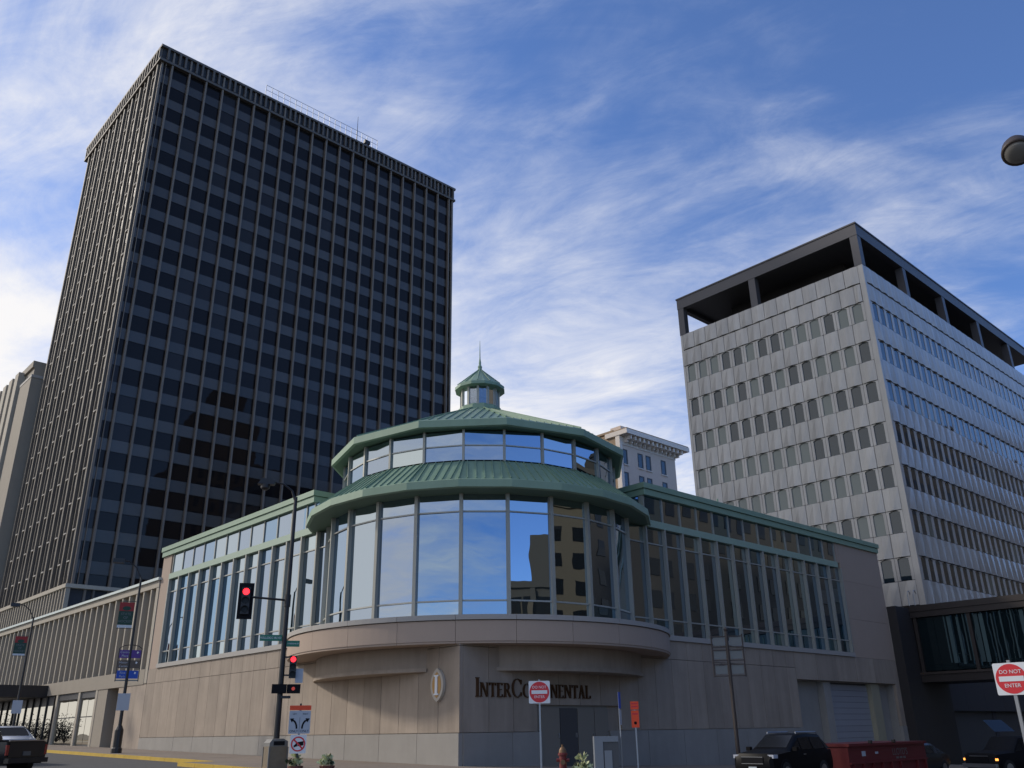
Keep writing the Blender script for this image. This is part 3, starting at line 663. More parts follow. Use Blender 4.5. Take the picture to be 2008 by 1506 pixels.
# ================================================================== stone building beyond the tower
sb = thing('stone_building', (24.6, 131.5, 2), 'pale grey stone block with tall vertical piers behind the dark tower', 'building')
part('wall', MB().box(28.0, 133.5, 0, 45, 230, 52.6), 'ribbed_stone', sb); part('end_pier', MB().box(27.35, 131.3, 0, 31.5, 137.0, 50.2), 'ribbed_stone', sb)
part('wall_cap', MB().box(27.3, 131.2, 50.2, 31.6, 137.1, 50.6), 'sill_stone', sb)
for k in range(26): part('pier', MB().box(27.0, 138.0+3.4*k, 0, 28.0, 139.9+3.4*k, 53.0), 'rib', sb)
part('pier_gap', MB().box(27.6, 137.1, 0, 28.0, 137.9, 50), 'tower_dark', sb)
part('parapet', MB().box(27.7, 133.5, 52.6, 45, 230, 53.6), 'ribbed_stone', sb)

# ================================================================== low ribbed building on the left
rb = thing('ribbed_building', (X0, YE, 1), 'long low tan building with close vertical ribs and a glass street front', 'building')
RE = 128.0
part('roof_beam', MB().box(X0-0.05, YE+0.06, 12.12, X0+9, RE, 12.62), 'rib', rb); part('coping', MB().box(X0-0.22, YE-0.1, 12.62, X0+9, RE, 12.82), 'coping', rb)
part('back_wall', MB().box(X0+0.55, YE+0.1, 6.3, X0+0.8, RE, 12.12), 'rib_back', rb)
part('end_frame', MB().box(X0-0.02, YE+0.07, 5.3, X0+0.54, YE+0.55, 12.12), 'rib', rb)
part('lower_beam', MB().box(X0-0.04, YE+0.56, 5.25, X0+1.2, RE, 6.3), 'ribbed_stone', rb)
rme = MB().box(-0.02, -0.11, -2.91, 0.54, 0.11, 2.91).mesh('rib', 'rib')
y = YE+1.55
k = 0
while y < RE: inst('rib', rme, rb, (X0+0.02, y, 9.21)); y += 1.465
part('ground_back', MB().box(X0+2.2, 71.2, 0, X0+2.4, RE, 5.25), 'tower_dark', rb)
part('ground_floor_wall', MB().box(X0+0.01, YE+0.06, -1, X0+1, 71.4, 5.25), 'limestone', rb)
part('pier', MB().box(X0+0.02, 73.8, -1, X0+1.6, 75.9, 5.25), 'ribbed_stone', rb)
part('dark_entry', MB().box(X0+0.9, 71.4, -1, X0+1.0, 73.8, 5.25), 'door_dark', rb)
for a, c in ((76.36, 80.0), (80.46, 85.8)):
    fr = part('shop_window', MB().box(X0+0.19, a, 0.9, X0+0.24, c, 5.24), 'door_dark', rb)
    m = (a+c)/2
    for y0, y1 in ((a, m), (m, c)):
        for z0, z1 in ((1.2, 3.3), (3.3, 4.75)): part('pane', MB().box(X0+0.14, y0+0.04, z0+0.04, X0+0.17, y1-0.04, z1-0.04), 'shop_glass', fr)
    part('blind_box', MB().box(X0+0.10, a+0.01, 4.75, X0+0.18, c-0.01, 5.23), 'door_dark', fr)
for a in (75.9, 80.0, 85.8): part('pilaster', MB().box(X0-0.015, a, -1, X0+0.7, a+0.45, 5.245), 'rib', rb)
for k in range(16):
    a = 87.0+2.1*k; fr = part('shop_window', MB().box(X0+0.19, a, 0.9, X0+0.24, a+2.0, 5.2), 'door_dark', rb)
    part('pane', MB().box(X0+0.15, a+0.2, 1.2, X0+0.18, a+1.9, 4.4), 'shop_glass', fr); part('frame_post', MB().box(X0+0.06, a-0.07, 0.8, X0+0.3, a+0.07, 5.2), 'black_metal', fr)
part('canopy', MB().box(20.2, 88.9, 5.15, X0-0.06, RE, 6.15), 'black_metal', rb)
for k in range(14): part('canopy_light', MB().box(21.4, 91+2.6*k, 5.10, 23.4, 92+2.6*k, 5.15), 'sill_stone', rb)

# ================================================================== grey panel office building on the right
XR, YR = 75.9, 31.0
PX1, PY1 = 126.0, 53.0
pb = thing('panel_building', (XR, YR, 0), 'grey marble office block with rows of small windows and an open steel-framed roof storey', 'building')
part('core', MB().box(XR+0.35, YR+0.35, -3, PX1-0.1, PY1-0.1, 43.5), 'marble_joint', pb)
WT = [39.82-4.10*k for k in range(8)]; WH = 1.96; PW = 0.98
cy = [32.28+1.513*k for k in range(14)]; cx = [77.02+1.4835*k for k in range(33)]
def fold_panel(w, h, fold, notch):         # folded precast panel: front at +y = outward, bottom edge proud at the fold
    b = MB(); g = 0.02; a = w/2-g
    xs = [-a, 0, a]; top = [0.0, 0.03, 0.0]; bot = [0.03, fold, 0.03]; h0 = h; h = h-0.05
    for i in range(2):
        b.quad((xs[i], top[i], h/2-g), (xs[i], bot[i], -h/2+g-notch*(i == 1)*0), (xs[i+1], bot[i+1], -h/2+g), (xs[i+1], top[i+1], h/2-g))
        b.quad((xs[i], -0.3, -h/2+g), (xs[i+1], -0.3, -h/2+g), (xs[i+1], bot[i+1], -h/2+g), (xs[i], bot[i], -h/2+g))
        b.quad((xs[i], top[i], h/2-g), (xs[i+1], top[i+1], h/2-g), (xs[i+1], -0.3, h/2-g), (xs[i], -0.3, h/2-g))
    b.quad((-a, -0.3, -h/2+g), (-a, bot[0], -h/2+g), (-a, top[0], h/2-g), (-a, -0.3, h/2-g)); b.quad((a, bot[2], -h/2+g), (a, -0.3, -h/2+g), (a, -0.3, h/2-g), (a, top[2], h/2-g))
    return b
def arch_pier(w, h, ww):                   # frame around a window with a shallow arched head
    b = MB(); a = w/2-0.012; n = 8
    hw = ww/2; rise = 0.12
    pts = [(-hw, -h/2)] + [(-hw+ww*k/n, h/2-rise+rise*math.sin(math.pi*k/n)) for k in range(n+1)] + [(hw, -h/2)]
    outer = [(-a, -h/2)] + [(-a, h/2)] * 1
    top = h/2
    for i in range(len(pts)-1):
        (x0, z0), (x1, z1) = pts[i], pts[i+1]
        b.quad((x0, 0.0, z0), (x1, 0.0, z1), (x1, -0.22, z1), (x0, -0.22, z0))
    b.quad((-a, 0, -h/2), (-hw, 0, -h/2), (-hw, 0, h/2-rise), (-a, 0, h/2-rise)); b.quad((hw, 0, -h/2), (a, 0, -h/2), (a, 0, h/2-rise), (hw, 0, h/2-rise))
    b.quad((-a, 0, h/2-rise), (-hw, 0, h/2-rise), (-hw, 0, top), (-a, 0, top)); b.quad((hw, 0, h/2-rise), (a, 0, h/2-rise), (a, 0, top), (hw, 0, top))
    for k in range(n):
        x0, x1 = -hw+ww*k/n, -hw+ww*(k+1)/n; z0, z1 = pts[k+1][1], pts[k+2][1]
        b.quad((x0, 0, z0), (x1, 0, z1), (x1, 0, top), (x0, 0, top))
    b.quad((-a, -0.3, -h/2), (-a, 0, -h/2), (-a, 0, top), (-a, -0.3, top)); b.quad((a, 0, -h/2), (a, -0.3, -h/2), (a, -0.3, top), (a, 0, top))
    return b
SPH = 4.10-WH
sp_me = fold_panel(1.5, SPH, 0.20, 0).mesh('facade_panel', 'marble'); pi_me = arch_pier(1.5, WH, PW).mesh('window_surround', 'marble')
tp_me = fold_panel(1.5, 1.98, 0.16, 0).mesh('facade_panel', 'marble')
gl_me = [MB().box(-PW/2, -0.01, -WH/2, PW/2, 0.01, WH/2).mesh('pane', m) for m in ('office_glass', 'blind_glass')]
def facade(cs, fixed, axis, rows, limit):
    global cnt
    for c in cs:
        for r_, zt in rows:
            if axis == 'L': loc = lambda d, z: (XR+d, c, z); rz = R(90)
            else: loc = lambda d, z: (c, YR+d, z); rz = R(180)
            blind = random.random() < (0.62 if axis == 'L' and r_ in (0, 1) else (0.28 if axis == 'L' else 0.10))
            if axis == 'L' and r_ in (3, 4): blind = (c > 39.5+random.uniform(-2, 2)) if r_ == 3 else (c > 35+random.uniform(-2, 3))
            if axis == 'L' and r_ == 2: blind = random.random() < 0.12
            if len(rest_list) == 0 or cnt < limit:
                inst('facade_panel', sp_me, pb, loc(0, zt-WH-SPH/2), (0, 0, rz)); inst('window_surround', pi_me, pb, loc(0, zt-WH/2), (0, 0, rz)); inst('pane', gl_me[1 if blind else 0], pb, loc(0.12 if axis == 'L' else 0.05, zt-WH/2), (jit(0.004), 0, rz+jit(0.006))); cnt += 1
            else: rest_list.append((sp_me, loc(0, zt-WH-SPH/2), rz)); rest_list.append((pi_me, loc(0, zt-WH/2), rz)); rest_g2.append((gl_me[0], loc(0.05, zt-WH/2), rz))
def joined(name, items, m, parent):
    b = MB()
    for me, l, rz in items:
        i = len(b.v); M = Matrix.Translation(l) @ Matrix.Rotation(rz, 4, 'Z'); b.v += [tuple(M @ v.co) for v in me.vertices]; b.f += [tuple(i+k for k in p.vertices) for p in me.polygons]
    return part(name, b, m, parent, kind='stuff')
cnt = 0; rest_list = [None]; rest_g2 = []
facade(cy, XR, 'L', list(enumerate(WT[:7])), 999)
facade(cx[:30], YR, 'R', list(enumerate(WT[:7])), 296)
joined('far_panels', rest_list[1:], 'marble', pb); joined('far_panes', rest_g2, 'office_glass', pb)
for c in cy: inst('facade_panel', tp_me, pb, (XR, c-0.0, 42.82), (0, 0, R(90))); inst('facade_panel', tp_me, pb, (XR+0.012, c+0.75 if c+0.75 < 52.0 else c+0.3, 40.83), (0, 0, R(90)))
hp = inst('facade_panel', tp_me, pb, (XR+0.012, 31.93, 40.83), (0, 0, R(90))); hp.scale.x = 0.46
top_r = [(tp_me, (c, YR, 42.82), R(180)) for c in cx]+[(tp_me, (c, YR+0.012, 40.83), R(180)) for c in cx]
for me, l, rz in top_r: inst('facade_panel', me, pb, l, (0, 0, rz))
part('corner_pier', MB().box(XR-0.01, YR-0.01, -3, XR+0.36, YR+0.36, 43.8), 'marble', pb); part('corner_pier', MB().box(XR-0.008, YR+0.36, 11.0, XR+0.3, YR+0.52, 43.8), 'marble', pb)
part('corner_pier', MB().box(XR-0.01, 52.72, 11.0, XR+0.35, PY1, 43.8), 'marble', pb)
# plain storey below the lowest windows, then street level
part('plain_wall', MB().box(XR-0.004, YR+0.4, -3, XR+0.3, PY1, 11.1), 'marble', pb)
for k in range(12): part('plain_panel', MB().box(XR+0.38+4.1*k, YR-0.003, 2.75, XR+0.38+4.1*(k+1)-0.02, YR+0.3, 11.05), 'dark_wall', pb)
part('arcade_back', MB().box(XR, YR+3.2, -3, PX1, YR+3.4, 2.75), 'loft_dark', pb); part('arcade_ceiling', MB().box(XR+0.4, YR+0.31, 2.75, PX1, YR+3.2, 2.9), 'loft_dark', pb)
for k in range(6): part('arcade_column', MB().box(XR+0.4+9.9*k, YR+0.3, -3, XR+1.2+9.9*k, YR+1.1, 2.75), 'dark_wall', pb)
# open roof storey: steel posts, beams, roof slab, recessed penthouse
lo = part('roof_frame', MB().box(XR-0.06, YR-0.06, 47.1, XR+0.6, PY1+0.06, 48.35), 'loft_steel', pb)
part('beam', MB().box(XR+0.6, YR-0.06, 47.1, PX1, YR+0.6, 48.35), 'loft_steel', pb); part('beam', MB().box(XR+0.6, PY1-0.5, 47.1, PX1, PY1+0.06, 48.35), 'loft_steel', pb)
part('roof_slab', MB().box(XR+0.6, YR+0.6, 47.5, PX1, PY1-0.5, 48.2), 'loft_steel', pb); part('roof_lip', MB().box(XR-0.14, YR-0.14, 48.35, PX1, PY1+0.14, 48.5), 'loft_steel', pb)
for k in range(6):
    for y in (YR-0.03, PY1-0.75): part('post', MB().box(XR-0.03+9.98*k, y, 43.75, XR+0.72+9.98*k, y+0.78, 47.1), 'loft_steel', pb)
part('post', MB().box(XR-0.03, 42.7, 43.75, XR+0.7, 43.5, 47.1), 'loft_steel', pb)
part('roof_deck', MB().box(XR+0.3, YR+0.3, 43.5, PX1-0.1, PY1-0.2, 43.72), 'loft_dark', pb)
part('penthouse', MB().box(XR+5.0, YR+4.0, 43.72, 117.5, PY1-4.0, 47.5), 'loft_dark', pb)

# ================================================================== old hotel with bracketed cornice
YH = 92.0
oh = thing('brick_building', (111, YH, 0), 'old pale brick building with a white bracketed cornice seen over the roofs', 'building')
x0h, x1h = 111.0, 126.2
part('wall', MB().box(x0h, YH, 0, x1h, YH+24, 49.2), 'white_brick', oh); part('side_wall', MB().box(x0h-0.25, YH+0.8, 0, x0h-0.02, YH+24, 49.9), 'tan_brick', oh)
part('corner_pier', MB().box(x0h-0.5, YH-0.2, 0, x0h+0.2, YH+0.75, 49.2), 'cornice_white', oh)
part('cornice', MB().box(x0h-0.6, YH-2.0, 49.2, x1h+2.0, YH+3, 50.0), 'cornice_white', oh); part('cornice_top', MB().box(x0h-0.5, YH-1.9, 50.0, x1h+1.9, YH+3, 50.22), 'tan_brick', oh)
part('parapet', MB().box(x0h-0.2, YH+1.5, 50.22, x0h+9, YH+24, 50.6), 'tan_brick', oh); part('chimney', MB().box(x0h+1.7, YH+1.2, 50.0, x0h+4.4, YH+3.6, 51.8), 'white_brick', oh)
part('frieze', MB().box(x0h+0.21, YH-0.12, 47.7, x1h+0.1, YH, 49.19), 'cornice_white', oh)
bk = MB().box(-0.2, -1.5, -0.35, 0.2, 0, 0.35).box(-0.14, -0.7, -0.75, 0.14, 0, -0.35).mesh('bracket', 'cornice_white')
for k in range(13): inst('bracket', bk, oh, (x0h+1.0+1.2*k, YH-0.14, 48.83))
for zc in (45.6, 41.5, 37.4):
    for xc in (111.9, 116.1, 118.3, 122.6):
        fr = part('window', MB().box(xc-0.72, YH-0.02, zc-1.35, xc+0.72, YH+0.02, zc+1.35), 'window_frame_dark', oh)
        part('pane', MB().box(xc-0.62, YH-0.05, zc-1.2, xc+0.28, YH-0.025, zc+1.1), 'office_glass', fr); part('sill', MB().box(xc-0.85, YH-0.2, zc-1.55, xc+0.85, YH-0.02, zc-1.36), 'cornice_white', fr)

# ================================================================== skyway bridge
SX0, SX1 = 70.0, 74.6
sk_ = thing('skyway_bridge', (SX0, 30.3, 0), 'dark steel and glass footbridge spanning the street beside the stone building', 'footbridge')
part('roof', MB().box(SX0-0.25, -8, 9.45, SX1+0.25, 30.3, 10.35), 'skyway_frame', sk_); part('roof_trim', MB().box(SX0-0.32, -8, 9.9, SX0-0.255, 30.3, 10.1), 'skyway_frame', sk_)
part('floor_beam', MB().box(SX0-0.2, -8, 4.7, SX1+0.2, 30.3, 5.25), 'skyway_frame', sk_); part('floor_trim', MB().box(SX0-0.3, -8, 5.25, SX0-0.1, 30.3, 5.42), 'bronze_metal', sk_)
part('end_wall', MB().box(XE+0.02, 29.9, -3, SX1, 30.6, 10.2), 'loft_dark', sk_)
part('far_screen', MB().box(SX1-0.1, -8, 5.26, SX1, 30.3, 9.44), 'tower_dark', sk_)
y = 29.8
k = 0
while y > -6:
    fr = part('post', MB().box(SX0-0.12, y-0.25, 5.25, SX0+0.15, y, 9.45), 'skyway_frame', sk_)
    for q in range(3):
        y1 = y-0.28-1.22*q; part('pane', MB().box(SX0+0.02, y1-1.2, 5.5, SX0+0.05, y1, 9.4), 'skyway_glass', fr)
    y -= 4.0
cme = [MB().box(-0.02, -w, -1.7, 0.02, w, 1.7).mesh('curtain', 'curtain') for w in (0.05, 0.09, 0.14)]
y = 27.5
while y > 16: inst('curtain', random.choice(cme), sk_, (SX0-0.02, y, 7.5+random.uniform(0, 0.3))); y -= random.uniform(0.25, 0.8)
for z in (6.1, 6.4): part('guard_rail', MB().box(SX0+0.06, -6, z, SX0+0.09, 29.5, z+0.05), 'grey_metal', sk_)
for d in (0, 0.45):
    part('ladder_rail', MB().tube([(SX0+0.2, 30.0-d*1.0, 10.3), (SX0+0.2, 30.0-d, 11.3), (SX0+0.3, 30.0-d, 11.55), (SX0+0.55, 30.0-d, 11.6), (SX0+0.7, 30.0-d, 11.35)], 0.035, 6), 'grey_metal', sk_)

# ================================================================== buildings across the street, mirrored in the glass
def block(name, x0, y0, x1, y1, h, m, label, nx, nz, z0=5.0, pitch=4.0, fw_=0.27, fh_=0.27):
    t = thing(name, (x0, y1, -1), label, 'building', 'buildings across the street seen only in reflections')
    part('wall', MB().box(x0, y0, -3, x1, y1, h), m, t); part('parapet', MB().box(x0-0.3, y0, h, x1+0.3, y1+0.3, h+0.8), m, t)
    w = (x1-x0)/nx; me = MB().box(-w*fw_, -0.05, -pitch*fh_, w*fw_, 0.05, pitch*fh_).mesh('window', 'opposite_glass')
    for i in range(nx):
        for j in range(nz): inst('window', me, t, (x0+w*(i+0.5), y1+0.03, z0+pitch*j))
    return t
block('brown_block', 86, -45, 165, -7.0, 36, 'opposite_brown', 'brown masonry block across the street mirrored in the right-hand glazing', 22, 8)
block('tall_block', 166, -45, 260, -6.5, 62, 'opposite_brown', 'tall brown slab across the street mirrored in the grey panel building', 18, 12, 5.0, 4.6)
tb_ = block('tan_block', 16, -70, 60, -34, 17.5, 'opposite_tan', 'tan stepped block mirrored in the rotunda glass', 12, 4, 3.6, 4.0, 0.47, 0.22)
part('upper_storey', MB().box(24, -66, 18.3, 60, -39, 25.0), 'opposite_tan', tb_); part('roof_house', MB().box(38, -60, 25.0, 58, -44, 29.0), 'opposite_tan', tb_)
for k in range(11): part('ledge', MB().box(16.2+4*k, -34, 1.5, 16.8+4*k, -33.4, 17.4), 'opposite_tan', tb_)
block('tan_tower', 42, -90, 80, -48, 34, 'opposite_tan', 'taller tan block behind the stepped block mirrored in the rotunda glass', 9, 7)
st2 = block('setback_tower', 92, -60, 118, -26, 74, 'opposite_tan', 'slim old setback tower mirrored low in the dark glass tower', 9, 17)
part('upper_stage', MB().box(97, -52, 74.8, 113, -33, 92), 'opposite_tan', st2); part('top_stage', MB().box(101, -47, 92, 109, -38, 101), 'opposite_brown', st2)
def bare_tree(x, y, h, seed):
    rr = random.Random(seed); t = thing('bare_tree', (x, y, gz(x, y)-0.15), ['bare winter tree mirrored low in the left glass wing, nearest the rotunda','bare winter tree mirrored in the middle of the left glass wing','bare winter tree mirrored at the far end of the left glass wing','tall bare tree mirrored beside the rotunda in the left wing','tallest bare tree mirrored in the left rotunda panes','bare tree mirrored in the second rotunda pane from the left','bare tree mirrored low in the middle rotunda pane'][seed], 'tree', 'bare trees across the street seen only in reflections')
    tr = MB(); tr.tube([(0, 0, 0), (0.1, 0, h*0.3), (0.0, 0.1, h*0.5)], [0.22, 0.16, 0.11], 7); part('trunk', tr, 'bark', t, local=True)
    cr = MB()
    def limb(p, d, l, r_, n):
        q = p+d*l; m_ = p+d*l*0.5+Vector((rr.uniform(-1, 1), rr.uniform(-1, 1), rr.uniform(-0.2, 0.6)))*l*0.08
        cr.tube([p, m_, q], [r_, r_*0.8, r_*0.55], 4, False)
        if n == 0: return
        for _ in range(rr.choice((2, 3, 3))):
            nd_ = (d+Vector((rr.uniform(-1, 1), rr.uniform(-1, 1), rr.uniform(-0.35, 0.8)))*0.75).normalized(); limb(q if rr.random() < 0.7 else m_, nd_, l*rr.uniform(0.6, 0.8), r_*0.55, n-1)
    for _ in range(6): limb(Vector((0.03, 0.05, h*rr.uniform(0.28, 0.5))), Vector((rr.uniform(-1, 1), rr.uniform(-1, 1), rr.uniform(0.5, 1.4))).normalized(), h*0.2, 0.08, 4)
    part('crown', cr, 'bark', t, local=True)
for i, (x, y, h) in enumerate(((-14, 62, 9), (-18, 74, 10), (-15, 88, 9), (-22, 50, 11), (-30, 18, 12), (-26, 4, 11), (-38, -6, 12))): bare_tree(x, y, h, i)

# ================================================================== street furniture
def bx(*a): return MB().box(*a)
def lp(name, mb, m, parent, **k): return part(name, mb, m, parent, local=True, **k)
def txt(name, s, size, m, parent, loc, depth=0.003): return inst(name, text_mesh(s, size, m, depth), parent, loc, (R(90), 0, 0), local=True)
def rot_to_cam(x, y, off=0.0): return facing(-x, -y)+off
def ring_poly(r, n=32): return [(r*math.cos(2*math.pi*k/n), r*math.sin(2*math.pi*k/n)) for k in range(n)]
def plate(w, h, zc, t0, t1, rad=0.0, x0=0.0):
    hw, hh = w/2, h/2; r_ = rad
    if r_ <= 0: pts = [(-hw, -hh), (hw, -hh), (hw, hh), (-hw, hh)]
    else:
        pts = []
        for cx_, cz_, a in ((hw-r_, -hh+r_, -90), (hw-r_, hh-r_, 0), (-hw+r_, hh-r_, 90), (-hw+r_, -hh+r_, 180)):
            pts += [(cx_+r_*math.cos(R(a+q)), cz_+r_*math.sin(R(a+q))) for q in (0, 30, 60, 90)]
    return MB().extr([(a+x0, c+zc) for a, c in pts], (0, 0, 0), (1, 0, 0), (0, 0, 1), (0, -1, 0), t0, t1)
def disc(r, zc, t0, t1, x0=0.0, n=32): return MB().extr([(a+x0, c+zc) for a, c in ring_poly(r, n)], (0, 0, 0), (1, 0, 0), (0, 0, 1), (0, -1, 0), t0, t1)
def annulus(r0, r1, zc, t0, t1, n=36):
    b = MB()
    for k in range(n):
        a0, a1 = 2*math.pi*k/n, 2*math.pi*(k+1)/n
        b.extr([(r0*math.cos(a0), zc+r0*math.sin(a0)), (r1*math.cos(a0), zc+r1*math.sin(a0)), (r1*math.cos(a1), zc+r1*math.sin(a1)), (r0*math.cos(a1), zc+r0*math.sin(a1))], (0, 0, 0), (1, 0, 0), (0, 0, 1), (0, -1, 0), t0, t1)
    return b

# traffic signal pole with lamp arm
px_, py_ = 18.05, 33.4; pz = gz(px_, py_)
tp = thing('signal_pole', (px_, py_, pz), 'black signal pole carrying a lamp arm, red traffic lights and green street names', 'traffic light', rz=rot_to_cam(px_, py_))
lp('pole', MB().tube([(0, 0, 0), (0, 0, 4), (0, 0, 11.33-pz)], [0.125, 0.105, 0.075], 12), 'black_metal', tp); lp('pole_base', MB().lathe([(0.24, 0), (0.24, 0.5), (0.17, 0.62), (0.14, 0.9)], (0, 0, 0), 12), 'black_metal', tp)
lp('lamp_arm', MB().tube([(0, 0, 11.1-pz), (-0.18, 0, 11.6-pz), (-0.55, 0, 11.88-pz), (-1.0, 0, 11.95-pz)], [0.05, 0.045, 0.04, 0.035], 8), 'black_metal', tp)
lh = lp('lamp_head', MB().extr([(-1.65, 11.82-pz), (-1.5, 12.06-pz), (-1.15, 12.08-pz), (-0.9, 11.98-pz), (-0.95, 11.82-pz)], (0, 0, 0), (1, 0, 0), (0, 0, 1), (0, -1, 0), -0.16, 0.16), 'black_metal', tp)
lp('lamp_bowl', MB().lathe([(0.20, 0), (0.19, -0.16), (0.08, -0.24)], (-1.32, 0, 11.82-pz), 12), 'black_metal', lh)
lp('stub', MB().tube([(0, 0, 11.2-pz), (-0.14, 0, 11.55-pz)], 0.03, 6), 'black_metal', tp)
lp('signal_arm', MB().tube([(0, 0, 6.92-pz), (-1.45, 0, 7.02-pz)], 0.045, 8), 'black_metal', tp); lp('arm_collar', MB().lathe([(0.13, 0), (0.13, 0.5)], (0, 0, 6.65-pz), 12), 'black_metal', tp)
def signal(xc, zt, sc, back, lit):
    h = lp('signal_head', bx(xc-0.17*sc, -0.16*sc, zt-1.08*sc, xc+0.17*sc, 0.14*sc, zt), 'black_metal', tp)
    if back: lp('backplate', bx(xc-0.30*sc, 0.0, zt-1.27*sc, xc+0.30*sc, 0.02, zt+0.19*sc), 'sign_black', h)
    for k in range(3):
        zc = zt-(0.18+0.36*k)*sc
        lp('lens', disc(0.135*sc, zc, 0.16*sc, 0.17*sc, xc, 20), 'red_lamp' if (k == 0 and lit) else 'dark_lens', h)
        v = MB(); n = 12
        for q in range(n):
            a0 = R(-20+220*q/n); a1 = R(-20+220*(q+1)/n); r_ = 0.155*sc
            v.quad((xc+r_*math.cos(a0), -0.165*sc, zc+r_*math.sin(a0)), (xc+r_*math.cos(a1), -0.165*sc, zc+r_*math.sin(a1)), (xc+r_*math.cos(a1), -0.36*sc, zc+r_*math.sin(a1)-0.02), (xc+r_*math.cos(a0), -0.36*sc, zc+r_*math.sin(a0)-0.02))
        lp('visor', v, 'sign_black', h)
signal(-1.68, 7.40-pz, 1.0, True, True)
signal(0.42, 4.70-pz, 0.80, False, True)
lp('bracket', bx(0.08, -0.03, 4.62-pz, 0.30, 0.03, 4.68-pz), 'black_metal', tp); lp('bracket', bx(0.08, -0.03, 3.92-pz, 0.30, 0.03, 3.98-pz), 'black_metal', tp)
ps = lp('walk_signal', bx(0.25, -0.12, 3.26-pz, 0.78, 0.25, 3.60-pz), 'sign_black', tp); lp('hand_symbol', disc(0.07, 3.43-pz, 0.121, 0.126, 0.50, 12), 'dim_red_lamp', ps)
lp('walk_signal', bx(-0.34, -0.2, 3.26-pz, 0.24, 0.2, 3.60-pz), 'sign_black', tp); lp('button_box', bx(0.02, -0.16, 3.06-pz, 0.42, -0.02, 3.16-pz), 'black_metal', tp)
lp('notice_plate', plate(0.30, 0.55, 3.93-pz, 0.02, 0.03, 0, 0.70), 'sign_grey', tp)
s1 = lp('street_name_sign', bx(-0.98, -0.015, 5.28-pz, -0.10, 0.015, 5.52-pz), 'sign_green', tp); txt('lettering', 'KELLOGG BLVD', 0.115, 'sign_white', s1, (-0.54, -0.02, 5.40-pz))
s2 = lp('street_name_sign', bx(0.10, -0.015, 5.06-pz, 0.62, 0.015, 5.30-pz), 'sign_green', tp); s2.rotation_euler.z = 0.0; txt('lettering', 'WABASHA ST', 0.075, 'sign_white', s2, (0.36, -0.02, 5.18-pz))

# banner lamp posts along the left street
def banner_post(x, y, label, sc=1.0, kid=True):
    z = gz(x, y); t = thing('lamp_post', (x, y, z), label, 'lamp post', 'banner lamp posts along the left street', rz=rot_to_cam(x, y))
    H = 10.15*sc
    lp('base', MB().lathe([(0.30, 0), (0.30, 0.25), (0.24, 0.32), (0.24, 1.25), (0.13, 1.5)], (0, 0, 0), 10), 'black_metal', t)
    lp('pole', MB().tube([(0, 0, 1.4), (0, 0, H)], [0.105, 0.06], 10), 'black_metal', t); lp('arm', MB().tube([(0, 0, H-0.1), (-0.35, 0, H+0.55), (-0.8, 0, H+0.92), (-1.3, 0, H+0.95)], 0.04, 6), 'black_metal', t)
    lp('lamp_head', bx(-1.75, -0.15, H+0.78, -1.1, 0.15, H+1.05), 'black_metal', t)
    bn = lp('banner', plate(0.84, 0.52, 8.30*sc, 0.0, 0.012, 0, -0.56), 'banner_red', t); lp('banner_field', plate(0.84, 0.82, 7.63*sc, 0.0, 0.013, 0, -0.56), 'banner_green', bn); lp('banner_foot', plate(0.84, 0.16, 7.13*sc, 0.0, 0.012, 0, -0.56), 'banner_white', bn)
    lp('badge', MB().extr([(0.24*math.cos(2*math.pi*k/16)-0.56, 0.13*math.sin(2*math.pi*k/16)+8.20*sc) for k in range(16)], (0, 0, 0), (1, 0, 0), (0, 0, 1), (0, -1, 0), 0.013, 0.017), 'banner_green', bn)
    for k, w_ in enumerate(('STATE', 'OF', 'HOCKEY')): txt('lettering', w_, 0.20, 'sign_back', bn, (-0.56, -0.017, 7.86*sc-0.22*k))
    for zz in (8.62*sc, 7.0*sc): lp('banner_rod', bx(-1.0, -0.015, zz-0.015, 0.0, 0.015, zz+0.015), 'black_metal', t)
    if kid:
        fr = lp('directory_frame', bx(-0.66, -0.02, 3.95, -0.61, 0.02, 5.85), 'bronze_metal', t); lp('directory_frame', bx(0.61, -0.02, 3.95, 0.66, 0.02, 5.85), 'bronze_metal', t)
        lp('frame_arch', MB().tube([(-0.63, 0, 5.85), (-0.4, 0, 6.0), (0, 0, 6.06), (0.4, 0, 6.0), (0.63, 0, 5.85)], 0.025, 5), 'bronze_metal', t)
        for zc, m_, a_, b_ in ((5.52, 'sign_purple', 'Central', 'Place'), (4.93, 'sign_brown', 'History', 'Center'), (4.34, 'sign_blue', 'Rice', 'Park')):
            s_ = lp('directory_panel', plate(1.2, 0.46, zc, 0.03, 0.05), m_, t); txt('lettering', a_, 0.18, 'sign_pale', s_, (-0.28, -0.053, zc+0.10)); txt('lettering', b_, 0.18, 'sign_pale', s_, (-0.28, -0.053, zc-0.11))
            lp('arrow', MB().extr([(0.36, zc+0.06), (0.42, zc+0.02), (0.48, zc+0.12), (0.38, zc+0.16)], (0, 0, 0), (1, 0, 0), (0, 0, 1), (0, -1, 0), 0.051, 0.055), 'sign_white', s_)
        lp('frame_foot', bx(-0.66, -0.02, 3.98, 0.66, 0.02, 4.05), 'sign_back', t)
    lp('notice_plate', plate(0.68, 0.95, 2.80, 0.11, 0.125), 'sign_pale', t)
    return t
banner_post(19.95, 55.8, 'black lamp post with banner and purple, brown and blue direction panels')
banner_post(19.8, 77.5, 'farther black lamp post with a red and green banner near the canopy', 0.93, False)

